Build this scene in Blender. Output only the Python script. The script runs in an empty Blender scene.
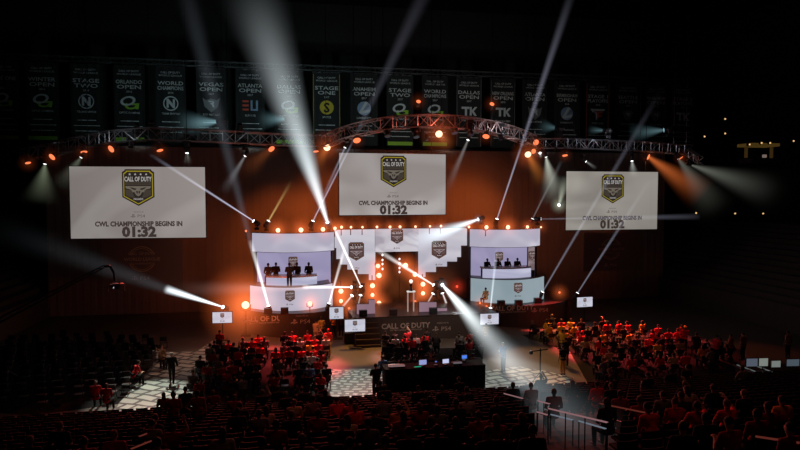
import bpy, bmesh, math, random
from mathutils import Vector, Matrix
random.seed(11)
SC = bpy.context.scene
COL = SC.collection
DG = bpy.context.evaluated_depsgraph_get
PI = math.pi
V = Vector

# ------------------------------------------------------------------ camera
# the world is the stage's own frame: x along the stage front, y away from the audience, z up
TH = math.radians(10.5)
FPX = 620.0
PITCH = math.atan(30 / FPX)
CAM = V((-49.6 * math.sin(TH), -49.6 * math.cos(TH), 10.4))
cd = bpy.data.cameras.new('camera'); cam = bpy.data.objects.new('camera', cd); COL.objects.link(cam)
cd.sensor_width = 36; cd.lens = FPX / 800 * 36; cd.clip_end = 600; cd.clip_start = .1
cam.location = CAM; cam.rotation_euler = (PI / 2 - PITCH, 0, -TH)
SC.camera = cam
_R = V((math.cos(TH), -math.sin(TH), 0)); _F = V((math.sin(TH), math.cos(TH), 0)); _Z = V((0, 0, 1))
_FP = _F * math.cos(PITCH) - _Z * math.sin(PITCH); _U = _F * math.sin(PITCH) + _Z * math.cos(PITCH)
def ray(px, py): return _R * ((px - 400) / FPX) + _U * ((225 - py) / FPX) + _FP
def av(px, py, v):                      # a survey point on the upright plane y = v
    d = ray(px, py); t = (v - CAM.y) / d.y; return CAM + d * t
def az(px, py, z=0.0):                  # a survey point on the level plane at height z
    d = ray(px, py); t = (z - CAM.z) / d.z; return CAM + d * t
def ad(px, py, dist):
    return CAM + ray(px, py) * dist

# ------------------------------------------------------------------ materials
MATS = {}
def mat(name, col, rough=.6, metal=0., spec=.5, noise=0., scale=8., emit=None, es=0.):
    if name in MATS: return MATS[name]
    m = bpy.data.materials.new(name); m.use_nodes = True
    nt = m.node_tree; b = nt.nodes['Principled BSDF']
    b.inputs['Base Color'].default_value = (*col, 1); b.inputs['Roughness'].default_value = rough
    b.inputs['Metallic'].default_value = metal; b.inputs['Specular IOR Level'].default_value = spec
    if noise:
        tc = nt.nodes.new('ShaderNodeTexCoord'); n = nt.nodes.new('ShaderNodeTexNoise'); n.inputs['Scale'].default_value = scale
        n.inputs['Detail'].default_value = 4
        r = nt.nodes.new('ShaderNodeMix'); r.data_type = 'RGBA'
        r.inputs[6].default_value = (*[c * (1 - noise) for c in col], 1); r.inputs[7].default_value = (*[min(1, c * (1 + noise)) for c in col], 1)
        nt.links.new(tc.outputs['Object'], n.inputs['Vector']); nt.links.new(n.outputs['Fac'], r.inputs[0]); nt.links.new(r.outputs[2], b.inputs['Base Color'])
    if emit:
        b.inputs['Emission Color'].default_value = (*emit, 1); b.inputs['Emission Strength'].default_value = es
    MATS[name] = m
    return m
def emi(name, col, s=1., sample=False):
    if name in MATS: return MATS[name]
    m = bpy.data.materials.new(name); m.use_nodes = True; nt = m.node_tree
    nt.nodes.clear(); e = nt.nodes.new('ShaderNodeEmission'); o = nt.nodes.new('ShaderNodeOutputMaterial')
    e.inputs[0].default_value = (*col, 1); e.inputs[1].default_value = s
    nt.links.new(e.outputs[0], o.inputs[0])
    if not sample: m.cycles.emission_sampling = 'NONE'
    MATS[name] = m
    return m
def led(name, c0, c1, s=1., scale=.25, seed=0., grad=(0, 0, 0)):
    """a LED surface showing soft grey artwork: two tones mixed by large soft noise bands, plus a slow tilt of brightness"""
    if name in MATS: return MATS[name]
    m = bpy.data.materials.new(name); m.use_nodes = True; nt = m.node_tree; nt.nodes.clear()
    N = nt.nodes.new; L = nt.links.new
    e = N('ShaderNodeEmission'); o = N('ShaderNodeOutputMaterial'); tc = N('ShaderNodeTexCoord')
    mp = N('ShaderNodeMapping'); mp.inputs['Location'].default_value = (seed, 0, seed * .7); mp.inputs['Scale'].default_value = (scale, scale, scale * 1.6)
    n = N('ShaderNodeTexNoise'); n.inputs['Scale'].default_value = 1.; n.inputs['Detail'].default_value = 1.; n.inputs['Distortion'].default_value = 1.6
    r = N('ShaderNodeValToRGB'); r.color_ramp.elements[0].position = .4; r.color_ramp.elements[0].color = (*c0, 1)
    r.color_ramp.elements[1].position = .62; r.color_ramp.elements[1].color = (*c1, 1)
    dt = N('ShaderNodeVectorMath'); dt.operation = 'DOT_PRODUCT'; dt.inputs[1].default_value = grad
    ad_ = N('ShaderNodeMath'); ad_.operation = 'ADD'; ad_.inputs[1].default_value = s
    mx = N('ShaderNodeMath'); mx.operation = 'MAXIMUM'; mx.inputs[1].default_value = s * .25
    L(tc.outputs['Object'], mp.inputs[0]); L(mp.outputs[0], n.inputs['Vector']); L(n.outputs['Fac'], r.inputs[0]); L(r.outputs[0], e.inputs[0])
    L(tc.outputs['Object'], dt.inputs[0]); L(dt.outputs['Value'], ad_.inputs[0]); L(ad_.outputs[0], mx.inputs[0]); L(mx.outputs[0], e.inputs[1])
    L(e.outputs[0], o.inputs[0])
    MATS[name] = m
    return m
def objcol(name, rough=.8, gain=1.):
    """cloth, hair and skin: the colour is the object's own"""
    if name in MATS: return MATS[name]
    m = bpy.data.materials.new(name); m.use_nodes = True; nt = m.node_tree; b = nt.nodes['Principled BSDF']
    oi = nt.nodes.new('ShaderNodeObjectInfo'); nt.links.new(oi.outputs['Color'], b.inputs['Base Color'])
    b.inputs['Roughness'].default_value = rough; b.inputs['Specular IOR Level'].default_value = .25
    MATS[name] = m
    return m

BLACK = mat('black_plastic', (.012, .012, .013), .45, noise=.3)
MATTE = mat('black_drape', (.010, .009, .009), .95, spec=.1, noise=.4, scale=2)
STEEL = mat('dark_steel', (.05, .05, .055), .35, .8)
ALU = mat('truss_aluminium', (.36, .36, .37), .38, .85, noise=.15)
GLASSY = mat('lamp_glass', (.03, .03, .035), .15)

# ------------------------------------------------------------------ mesh building
class MB:
    def __init__(s, o=(0, 0, 0)):
        s.bm = bmesh.new(); s.o = V(o); s.mi = 0
    def _tag(s, faces):
        for f in faces: f.material_index = s.mi
    def quad(s, pts):
        vs = [s.bm.verts.new(V(p) - s.o) for p in pts]; f = s.bm.faces.new(vs); f.material_index = s.mi; return f
    def box(s, c, d, rz=0., rx=0., bev=0.):
        M = Matrix.Translation(V(c) - s.o) @ Matrix.Rotation(rz, 4, 'Z') @ Matrix.Rotation(rx, 4, 'X') @ Matrix.Diagonal((*d, 1))
        r = bmesh.ops.create_cube(s.bm, size=1, matrix=M)
        fs = {f for v in r['verts'] for f in v.link_faces}; s._tag(fs)
        if bev:
            es = {e for v in r['verts'] for e in v.link_edges}
            q = bmesh.ops.bevel(s.bm, geom=list(es), offset=bev, segments=2, affect='EDGES', profile=.6); s._tag(q['faces'])
        return s
    def tube(s, p, q, r0, r1=None, n=8, caps=True):
        p = V(p); q = V(q); d = q - p
        if d.length < 1e-6: return s
        r1 = r0 if r1 is None else r1
        X = d.to_track_quat('Z', 'Y').to_matrix(); nv = s.bm.verts.new; nf = s.bm.faces.new
        ring = [X @ V((math.cos(2 * PI * i / n), math.sin(2 * PI * i / n), 0)) for i in range(n)]
        A = [nv(p - s.o + e * r0) for e in ring]; B = [nv(q - s.o + e * r1) for e in ring]
        fs = [nf((A[i], A[(i + 1) % n], B[(i + 1) % n], B[i])) for i in range(n)]
        if caps: fs += [nf(A[::-1]), nf(B)]
        s._tag(fs); return s
    def path(s, pts, r, n=8):
        for a, b in zip(pts, pts[1:]): s.tube(a, b, r, n=n)
        for a in pts[1:-1]: s.ball(a, (r, r, r), 6, 4)
        return s
    def ball(s, c, r, u=12, v=8, M=None):
        if not hasattr(r, '__len__'): r = (r, r, r)
        X = Matrix.Translation(V(c) - s.o) @ (M or Matrix()) @ Matrix.Diagonal((*r, 1))
        nv = s.bm.verts.new; rows = []
        top = nv(X @ V((0, 0, 1))); bot = nv(X @ V((0, 0, -1)))
        for j in range(1, v):
            a = PI * j / v; z = math.cos(a); k = math.sin(a)
            rows.append([nv(X @ V((k * math.cos(2 * PI * i / u), k * math.sin(2 * PI * i / u), z))) for i in range(u)])
        fs = []; nf = s.bm.faces.new
        for i in range(u):
            j = (i + 1) % u
            fs.append(nf((top, rows[0][i], rows[0][j]))); fs.append(nf((bot, rows[-1][j], rows[-1][i])))
            for p, q in zip(rows, rows[1:]): fs.append(nf((p[i], q[i], q[j], p[j])))
        s._tag(fs); return s
    def cap(s, p, q, r0, r1, n=14):
        p = V(p); q = V(q); s.tube(p, q, r0, r1, n); s.ball(p, r0, n, 8); s.ball(q, r1, n, 8); return s
    def prism(s, poly, y0, y1):
        """polygon in the x-z plane, extruded in y from y0 (front) to y1"""
        a = [s.bm.verts.new(V((x, y0, z)) - s.o) for x, z in poly]; b = [s.bm.verts.new(V((x, y1, z)) - s.o) for x, z in poly]
        fs = [s.bm.faces.new(a), s.bm.faces.new(b[::-1])]
        n = len(poly)
        for i in range(n): fs.append(s.bm.faces.new((a[i], b[i], b[(i + 1) % n], a[(i + 1) % n])))
        s._tag(fs); return s
    def plan(s, poly, z0, z1):
        """polygon in plan (x, y), extruded in height"""
        a = [s.bm.verts.new(V((x, y, z0)) - s.o) for x, y in poly]; b = [s.bm.verts.new(V((x, y, z1)) - s.o) for x, y in poly]
        fs = [s.bm.faces.new(a), s.bm.faces.new(b[::-1])]; n = len(poly)
        for i in range(n): fs.append(s.bm.faces.new((a[i], b[i], b[(i + 1) % n], a[(i + 1) % n])))
        s._tag(fs); return s
    def arcwall(s, x0, x1, y, bulge, z0, z1, t=.12, n=20, z0b=None):
        """an upright wall bowed towards the audience"""
        fr = []; bk = []
        for i in range(n + 1):
            k = i / n; x = x0 + (x1 - x0) * k; yy = y - bulge * (1 - (2 * k - 1) ** 2)
            fr.append((x, yy)); bk.append((x, yy + t))
        return s.plan(fr + bk[::-1], z0, z1)
    def text(s, txt, c, h, y=None, bold=0., ext=.004, sx=1., maxw=None):
        """lettering facing -y, centred at c=(x, z) on plane y"""
        me = text_mesh(txt, bold, ext)
        xs = [v.co.x for v in me.vertices] or [0, 1]
        w = max(xs) - min(xs); k = h / .7; kx = k * sx
        if maxw and w * kx > maxw: kx = maxw / w
        mx = (max(xs) + min(xs)) / 2
        vs = [s.bm.verts.new(V(((v.co.x - mx) * kx + c[0], y - v.co.z, (v.co.y - .36) * k + c[1])) - s.o) for v in me.vertices]
        for p in me.polygons:
            try: f = s.bm.faces.new([vs[i] for i in p.vertices]); f.material_index = s.mi
            except ValueError: pass
        return s
    def mesh(s, name, mats):
        bmesh.ops.recalc_face_normals(s.bm, faces=s.bm.faces[:])
        me = bpy.data.meshes.new(name); s.bm.to_mesh(me); s.bm.free()
        for m in (mats if isinstance(mats, (list, tuple)) else [mats]): me.materials.append(m)
        return me
    def build(s, name, mats, parent=None, smooth=False):
        me = s.mesh(name, mats)
        if smooth:
            for p in me.polygons: p.use_smooth = True
        o = bpy.data.objects.new(name, me); COL.objects.link(o)
        if parent is not None: o.parent = parent
        else: o.location = s.o
        return o
_TXT = {}
def text_mesh(txt, bold, ext):
    k = (txt, bold, ext)
    if k not in _TXT:
        c = bpy.data.curves.new('lettering', 'FONT'); c.body = txt; c.size = 1; c.offset = bold; c.extrude = ext; c.resolution_u = 2
        o = bpy.data.objects.new('lettering', c); COL.objects.link(o)
        bpy.context.view_layer.update()
        me = bpy.data.meshes.new_from_object(o.evaluated_get(DG())); _TXT[k] = me
        bpy.data.objects.remove(o); bpy.data.curves.remove(c)
    return _TXT[k]
def tag(o, label=None, cat=None, group=None, kind=None):
    if label: o['label'] = label
    if cat: o['category'] = cat
    if group: o['group'] = group
    if kind: o['kind'] = kind
    return o
def thing(name, label, cat, loc=(0, 0, 0), rz=0., group=None, kind=None):
    o = bpy.data.objects.new(name, None); COL.objects.link(o); o.empty_display_size = .3
    o.location = loc; o.rotation_euler = (0, 0, rz)
    return tag(o, label, cat, group, kind)
def struct(name, mb, m):
    o = mb.build(name, m); o['kind'] = 'structure'; return o
def clone(o, parent=None):
    c = o.copy(); COL.objects.link(c)
    if parent is not None: c.parent = parent
    return c
def clone_tree(o, kids, loc, rz=0., label=None, group=None):
    r = o.copy(); COL.objects.link(r); r.location = loc; r.rotation_euler = (0, 0, rz)
    if label: r['label'] = label
    if group: r['group'] = group
    for ch in kids:
        c = ch.copy(); COL.objects.link(c); c.parent = r
    return r
_ORD = 'first second third fourth fifth sixth seventh eighth ninth tenth eleventh twelfth thirteenth fourteenth fifteenth sixteenth seventeenth eighteenth nineteenth twentieth'.split()
def nth(i):                             # 0-based
    if i < 20: return _ORD[i]
    if i == 29: return 'thirtieth'
    if i < 30: return 'twenty-' + _ORD[i - 20]
    if i == 39: return 'fortieth'
    return ('thirty-' if i < 40 else 'forty-') + _ORD[(i - 30) % 10]

# ------------------------------------------------------------------ lit haze: beams and glows as real volumes of bright air
HEAD = {}                               # lamp -> the part of it that shines
def vol_mat(name, build):
    m = bpy.data.materials.new(name); m.use_nodes = True; nt = m.node_tree; nt.nodes.clear()
    pv = nt.nodes.new('ShaderNodeVolumePrincipled'); o = nt.nodes.new('ShaderNodeOutputMaterial')
    pv.inputs['Density'].default_value = 0.; pv.inputs['Blackbody Intensity'].default_value = 0.
    nt.links.new(pv.outputs[0], o.inputs['Volume'])
    build(nt, pv)
    m.cycles.emission_sampling = 'NONE'
    return m
def math_(nt, op, a, b=None):
    n = nt.nodes.new('ShaderNodeMath'); n.operation = op
    for i, x in enumerate((a, b)):
        if x is None: continue
        if isinstance(x, (int, float)): n.inputs[i].default_value = x
        else: nt.links.new(x, n.inputs[i])
    return n.outputs[0]
def beam(p, q, r0, r1, col, k, fall=1.5, parent=None, name='light_beam', sharp=3.):
    """a widening shaft of lit haze from p to q; k is the brightness seen across its middle at the lamp"""
    p = V(p); q = V(q); d = q - p; L = d.length
    def nodes(nt, pv):
        tc = nt.nodes.new('ShaderNodeTexCoord'); sp = nt.nodes.new('ShaderNodeSeparateXYZ'); nt.links.new(tc.outputs['Object'], sp.inputs[0])
        x, y, z = sp.outputs
        t = math_(nt, 'DIVIDE', z, L)
        R = math_(nt, 'ADD', math_(nt, 'MULTIPLY', t, (r1 - r0) ), r0)
        rr = math_(nt, 'ADD', math_(nt, 'MULTIPLY', x, x), math_(nt, 'MULTIPLY', y, y))
        g = math_(nt, 'EXPONENT', math_(nt, 'MULTIPLY', math_(nt, 'DIVIDE', rr, math_(nt, 'MULTIPLY', R, R)), -sharp))
        g = math_(nt, 'MAXIMUM', math_(nt, 'SUBTRACT', g, math.exp(-sharp)), 0.)
        fo = math_(nt, 'POWER', math_(nt, 'MAXIMUM', math_(nt, 'SUBTRACT', 1., t), 0.), fall)
        s = math_(nt, 'DIVIDE', math_(nt, 'MULTIPLY', math_(nt, 'MULTIPLY', g, fo), k * .95), R)
        nt.links.new(s, pv.inputs['Emission Strength']); pv.inputs['Emission Color'].default_value = (*col, 1)
    m = vol_mat('lit_haze', nodes)
    m.cycles.volume_step_rate = max(.012, min(.5, (r0 + r1) * .12 / (L / 10)))
    me = bpy.data.meshes.new(name); bm = bmesh.new()
    bmesh.ops.create_cone(bm, cap_ends=True, segments=20, radius1=r0, radius2=r1, depth=L, matrix=Matrix.Translation((0, 0, L / 2)))
    bm.to_mesh(me); bm.free(); me.materials.append(m)
    o = bpy.data.objects.new(name, me); COL.objects.link(o)
    o.rotation_mode = 'QUATERNION'; o.rotation_quaternion = d.to_track_quat('Z', 'Y')
    if parent is not None:
        parent = HEAD.get(parent.name, parent); o.parent = parent; bpy.context.view_layer.update()
        M = parent.matrix_world.inverted() @ (Matrix.Translation(p) @ d.to_track_quat('Z', 'Y').to_matrix().to_4x4())
        o.matrix_local = M
    else: o.location = p
    return o
_GLOW = {}
def glow(c, r, col, k, parent=None, name='haze_glow', sharp=4.):
    key = (round(r, 2), col, k, sharp)
    if key not in _GLOW:
        def nodes(nt, pv):
            tc = nt.nodes.new('ShaderNodeTexCoord'); ln = nt.nodes.new('ShaderNodeVectorMath'); ln.operation = 'LENGTH'
            nt.links.new(tc.outputs['Object'], ln.inputs[0])
            t = math_(nt, 'DIVIDE', ln.outputs['Value'], r)
            g = math_(nt, 'EXPONENT', math_(nt, 'MULTIPLY', t, -sharp))
            g = math_(nt, 'MAXIMUM', math_(nt, 'SUBTRACT', g, math.exp(-sharp)), 0.)
            nt.links.new(math_(nt, 'MULTIPLY', g, k / r), pv.inputs['Emission Strength']); pv.inputs['Emission Color'].default_value = (*col, 1)
        m = vol_mat('lamp_haze', nodes); m.cycles.volume_step_rate = .35
        me = bpy.data.meshes.new(name); bm = bmesh.new(); bmesh.ops.create_icosphere(bm, subdivisions=2, radius=r); bm.to_mesh(me); bm.free(); me.materials.append(m)
        _GLOW[key] = me
    o = bpy.data.objects.new(name, _GLOW[key]); COL.objects.link(o)
    if parent is not None: o.location = V(c) - V(parent.location); o.parent = HEAD.get(parent.name, parent)
    else: o.location = c
    return o
def lamp(kind, loc, col, e, target=None, size=.3, blend=.6, angle=40):
    l = bpy.data.lights.new(kind.lower() + '_light', kind); l.color = col; l.energy = e
    if kind == 'SPOT': l.spot_size = math.radians(angle); l.spot_blend = blend; l.shadow_soft_size = size
    elif kind == 'AREA': l.size = size
    else: l.shadow_soft_size = size
    o = bpy.data.objects.new(l.name, l); COL.objects.link(o); o.location = loc
    if target is not None: o.rotation_mode = 'QUATERNION'; o.rotation_quaternion = (V(target) - V(loc)).to_track_quat('-Z', 'Y')
    return o

# ------------------------------------------------------------------ emblem and lettering
def shield(w, h, k=1.):
    """the badge's outline: flat top with clipped corners, straight sides, a point below"""
    a = w / 2 * k; t = h / 2 * k
    return [(-a * .8, t), (a * .8, t), (a * .84, t * .93), (a, t * .84), (a, -t * .52), (0, -t), (-a, -t * .52), (-a, t * .84), (-a * .84, t * .93)]
def star(cx, cz, r):
    return [(cx + (r if i % 2 == 0 else r * .42) * math.sin(i * PI / 5), cz + (r if i % 2 == 0 else r * .42) * math.cos(i * PI / 5)) for i in range(10)]
def emblem(mb, cx, cz, y, h, d=.012):
    """material slots: 0 black, 1 gold, 2 white, 3 silver, 4 grey"""
    w = h * .84
    sh = lambda k, dz=0: [(cx + x, cz + z + dz) for x, z in shield(w, h, k)]
    mb.mi = 0; mb.prism(sh(1.), y - d, y)
    mb.mi = 1; mb.prism(sh(.915), y - 2 * d, y - d)
    mb.mi = 0; mb.prism(sh(.86), y - 3 * d, y - 2 * d)
    mb.mi = 2
    for i in range(4): mb.prism(star(cx + (i - 1.5) * w * .17, cz + h * .36, h * .035), y - 4 * d, y - 3 * d)
    mb.text('CALL OF DUTY', (cx, cz + h * .235), h * .125, y - 3.5 * d, .02, .004, maxw=w * .84)
    mb.mi = 4; mb.prism([(cx - w * .4, cz + h * .155), (cx + w * .4, cz + h * .155), (cx + w * .4, cz + h * .07), (cx - w * .4, cz + h * .07)], y - 4 * d, y - 3 * d)
    mb.mi = 0; mb.text('WORLD LEAGUE CHAMPIONSHIP', (cx, cz + h * .112), h * .045, y - 4.5 * d, .0, .003, maxw=w * .7)
    mb.mi = 3                            # silver winged device
    mb.prism([(cx + x * w, cz + z * h) for x, z in ((-.40, .04), (.40, .04), (.38, -.02), (.24, -.05), (.18, -.13), (.12, -.12), (.07, -.2), (0, -.24), (-.07, -.2), (-.12, -.12), (-.18, -.13), (-.24, -.05), (-.38, -.02))], y - 4 * d, y - 3 * d)
    mb.mi = 4
    for sgn in (-1, 1):
        mb.prism([(cx + sgn * x * w, cz + z * h) for x, z in ((.2, -.07), (.4, -.05), (.4, -.2), (.26, -.26), (.1, -.29), (.16, -.17))], y - 4 * d, y - 3 * d)
    mb.mi = 0
    for sgn in (-1, 1):
        mb.prism([(cx + sgn * x * w, cz + z * h) for x, z in ((.05, -.03), (.26, .015), (.19, -.04), (.09, -.07))], y - 5 * d, y - 4 * d)
        mb.prism([(cx + sgn * x * w, cz + z * h) for x, z in ((.015, -.09), (.07, -.1), (.035, -.17), (.012, -.15))], y - 5 * d, y - 4 * d)
    mb.mi = 2; mb.text('ORLANDO', (cx, cz - h * .31), h * .05, y - 3.5 * d, .01, .003, maxw=w * .3)
    mb.mi = 0
def ps_mark(mb, cx, cz, y, h, d=.012):
    """the console maker's mark and wordmark as printed under the emblem"""
    x0 = cx - h * 1.55
    mb.prism([(x0 - h * .12, cz - h * .5), (x0 + h * .08, cz - h * .42), (x0 + h * .08, cz + h * .5), (x0 - h * .12, cz + h * .5)], y - d, y)
    mb.prism([(x0 + h * .08, cz + h * .5), (x0 + h * .38, cz + h * .3), (x0 + h * .4, cz + h * .05), (x0 + h * .28, cz + h * .0), (x0 + h * .24, cz + h * .25), (x0 + h * .08, cz + h * .32)], y - d, y)
    mb.prism([(x0 - h * .7, cz - h * .2), (x0 - h * .2, cz - h * .02), (x0 - h * .2, cz - h * .2), (x0 - h * .55, cz - h * .34)], y - d, y)
    mb.prism([(x0 + h * .16, cz - h * .12), (x0 + h * .7, cz - h * .05), (x0 + h * .6, cz - h * .22), (x0 + h * .16, cz - h * .38)], y - d, y)
    mb.text('PS4', (cx + h * .65, cz), h * .8, y - d * .5, .0, .004, sx=1.25)
# ------------------------------------------------------------------ the setting
FLOORM = mat('arena_floor', (.075, .062, .048), .5, noise=.25, scale=.6)
DARKW = mat('dark_arena_wall', (.020, .018, .017), .9, noise=.3, scale=.5)
DRAPE = mat('stage_drape', (.20, .15, .13), .95, spec=.1, noise=.3, scale=.22)
CONC = mat('bowl_concrete', (.055, .05, .047), .85, noise=.3, scale=1.5)
struct('floor', MB().box((0, -5, -.15), (110, 70, .3)), FLOORM)
def fl(px, py, z=0.): return az(px, py, z)
def gobo_light_mat(name, rz, w, h):  # projected brick pattern of light, painted into the slab colour
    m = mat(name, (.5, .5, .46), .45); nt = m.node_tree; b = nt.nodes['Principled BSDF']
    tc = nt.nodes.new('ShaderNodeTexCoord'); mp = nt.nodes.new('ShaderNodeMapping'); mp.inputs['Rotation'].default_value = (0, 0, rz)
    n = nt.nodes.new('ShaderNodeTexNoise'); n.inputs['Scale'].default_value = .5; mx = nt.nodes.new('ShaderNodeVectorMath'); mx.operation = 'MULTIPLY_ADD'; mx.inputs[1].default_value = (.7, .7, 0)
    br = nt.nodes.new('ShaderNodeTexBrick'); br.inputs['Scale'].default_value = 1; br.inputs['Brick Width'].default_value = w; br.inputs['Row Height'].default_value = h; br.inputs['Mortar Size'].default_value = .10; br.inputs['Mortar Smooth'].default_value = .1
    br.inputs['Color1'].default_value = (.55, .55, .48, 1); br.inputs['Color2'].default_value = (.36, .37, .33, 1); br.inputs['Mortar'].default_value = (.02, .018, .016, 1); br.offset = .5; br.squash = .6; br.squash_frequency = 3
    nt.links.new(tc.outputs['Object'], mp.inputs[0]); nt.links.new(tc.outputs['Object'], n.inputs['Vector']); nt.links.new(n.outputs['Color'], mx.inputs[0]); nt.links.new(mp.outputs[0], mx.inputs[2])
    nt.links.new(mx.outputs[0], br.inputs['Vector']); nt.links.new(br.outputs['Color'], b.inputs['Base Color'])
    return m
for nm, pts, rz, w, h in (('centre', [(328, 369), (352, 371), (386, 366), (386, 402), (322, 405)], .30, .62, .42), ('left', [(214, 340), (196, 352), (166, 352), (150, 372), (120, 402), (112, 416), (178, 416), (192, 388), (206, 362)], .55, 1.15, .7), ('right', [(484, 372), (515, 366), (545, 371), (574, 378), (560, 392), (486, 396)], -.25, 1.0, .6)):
    mb = MB(); mb.plan([(fl(x, y).x, fl(x, y).y) for x, y in pts], 0, .012); struct('floor_gobo_light_' + nm, mb, gobo_light_mat('aisle_gobo_light_' + nm, rz, w, h))
SHADE_SHEET = mat('black_shade_sheet', (.012, .011, .011), .95, spec=.1, noise=.3, scale=3)  # dark sheets added under the seating so the floor returns less red light
for nm, pts in (('left', [(208, 350), (327, 350), (327, 402), (190, 405), (196, 375)]), ('right', [(522, 335), (560, 331), (602, 333), (692, 341), (745, 350), (735, 380), (650, 385), (590, 387), (570, 352), (530, 339)]), ('middle', [(384, 350), (484, 347), (482, 368), (383, 370)]), ('far_left', [(-40, 350), (60, 340), (164, 345), (150, 368), (118, 404), (30, 416), (-70, 406)])):
    mb = MB(); mb.plan([(fl(x, y).x, fl(x, y).y) for x, y in pts], 0, .008); struct('floor_shade_sheet_' + nm, mb, SHADE_SHEET)
struct('ceiling', MB().box((0, -10, 33.2), (130, 110, .4)), MATTE)
struct('wall_back', MB().box((0, 26.5, 16.5), (130, .6, 33)), DARKW)
struct('wall_left', MB().box((-48, -10, 16.5), (.6, 100, 33)), DARKW)
struct('wall_right', MB().box((48, -10, 16.5), (.6, 100, 33)), DARKW)
# the bowl in front of the camera: retaining wall and stepped tiers
BV0 = -21.0; TREAD = .9; RISE = .22; BZ0 = .7
def tier_z(k): return BZ0 + RISE * k
NT = 31
mb = MB()
mb.box((-2, BV0 - .15, .5), (72, .2, 1.0)); mb.box((-2, BV0 - .15, 1.02), (72, .26, .06))
poly = [(BV0 - .25, 0)]
for k in range(NT):
    y = BV0 - .25 - k * TREAD; poly += [(y, tier_z(k)), (y - TREAD, tier_z(k))]
poly += [(BV0 - .25 - NT * TREAD, 0)]
a = [mb.bm.verts.new((-38, y, z)) for y, z in poly]; b = [mb.bm.verts.new((34, y, z)) for y, z in poly]
mb.bm.faces.new(a); mb.bm.faces.new(b[::-1])
for i in range(len(poly)): mb.bm.faces.new((a[i], b[i], b[(i + 1) % len(poly)], a[(i + 1) % len(poly)]))
struct('floor_bowl_front', mb, CONC)
# side stands: stepped tiers along the right and left of the arena floor
def side_stand(name, sgn, x0):
    mb = MB(); poly = [(x0, 0), (x0, 1.6)]
    for k in range(14): poly += [(x0 + sgn * .9 * k, 1.6 + .42 * (k + 1)), (x0 + sgn * .9 * (k + 1), 1.6 + .42 * (k + 1))]
    poly += [(x0 + sgn * 12.6, 0)]
    mb.prism(poly, -14, 22); return struct(name, mb, CONC)
side_stand('floor_bowl_right', 1, 28.5); side_stand('floor_bowl_left', -1, -29)
# curtain hung behind the stage, in folds
mb = MB(); n = 700; fr = []
for i in range(n + 1):
    x = -29 + 58 * i / n; fr.append((x, 8.5 + .016 * math.sin(x * 9.2) + .006 * math.sin(x * 21 + 1)))
mb.plan(fr + [(29, 8.9), (-29, 8.9)], 0, 14.6)
t = thing('stage_curtain', 'tall dark pleated curtain hanging behind the whole stage, lit orange near its middle', 'curtain', (0, 8.6, 0))
mb.o = V((0, 0, 0)); o = mb.build('pleated_cloth', DRAPE, t); o.location = (0, -8.6, 0)
t2 = MB((0, 8.6, 0)); t2.tube((-29, 8.7, 14.65), (29, 8.7, 14.65), .09); t2.build('hanging_pipe', STEEL, t)
for x in (-28, -14, 0, 14, 28): MB((0, 8.6, 0)).tube((x, 8.7, 14.6), (x, 8.7, 33), .03).build('hanging_cable', STEEL, t)

# ------------------------------------------------------------------ stage
ZS = 1.76
FASC = mat('stage_fascia', (.035, .024, .02), .6, noise=.2)
DECK = mat('stage_deck', (.028, .015, .012), .4, noise=.2)
LET = mat('fascia_lettering', (.34, .29, .27), .6)
st = thing('stage', 'long dark stage with printed fascia and a thrust in the middle, under the light walls', 'stage', (0, 0, 0))
uL, uR = -12.2, 14.2
cl, cr = -4.4, 6.2                       # the thrust
outline = [(uL, 7.5), (uL, -1.2)]
for i in range(13):
    k = i / 12; outline.append((-11.9 + 7.4 * k, -1.2 - 2.1 * (1 - (2 * k - 1) ** 2)))
outline += [(cl, -5.6), (cr, -5.6)]
for i in range(13):
    k = i / 12; outline.append((6.3 + 7.6 * k, -1.2 - 2.1 * (1 - (2 * k - 1) ** 2)))
outline += [(uR, -1.2), (uR, 7.5)]
MB().plan(outline, 0, ZS - .08).build('fascia', FASC, st)
MB().plan([(x * 1.002, y * 1.004) for x, y in outline], ZS - .08, ZS).build('deck', DECK, st)
def fascia_text(name, txt, px, py, v, h, mark=False, sub=None):
    p = av(px, py, v)
    if v > -5:                           # the wings' fascias are bowed: follow them
        k = (p.x + 11.9) / 7.4 if p.x < 0 else (p.x - 6.3) / 7.6
        v = -1.2 - 2.1 * (1 - (2 * k - 1) ** 2) - .5; p = av(px, py, v)
    mb = MB()
    if mark:
        ps_mark(mb, p.x, p.z, v, h); mb.text('PRESENTED BY', (p.x, p.z + h * 1.15), h * .26, v - .01)
    else:
        mb.text(txt, (p.x, p.z), h, v - .01, .025, .01); mb.text('WORLD LEAGUE CHAMPIONSHIP', (p.x, p.z - h * .85), h * .3, v - .01)
    mb.build(name, LET, st)
fascia_text('fascia_lettering', 'CALL OF DUTY', 406, 325.5, -5.62, .36)
fascia_text('fascia_lettering', 'PS4', 443, 328.5, -5.62, .36, True)
fascia_text('fascia_lettering', 'CALL OF DUTY', 266, 318.5, -3.2, .36)
fascia_text('fascia_lettering', 'PS4', 302, 321.5, -3.2, .36, True)
fascia_text('fascia_lettering', 'CALL OF DUTY', 512, 308, -3.2, .36)
fascia_text('fascia_lettering', 'PS4', 541, 310, -3.2, .36, True)
# stairs from the thrust to the aisle
t = thing('stage_steps', 'short dark flight of steps from stage thrust down to the light-patterned aisle', 'steps', (-3.5, -5.75, 0))
for k in range(5): MB().box((0, -.16 - .3 * (4 - k) , .16 + .32 * k - .16), (1.7, .3, .32)).build('tread', DECK, t)

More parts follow.
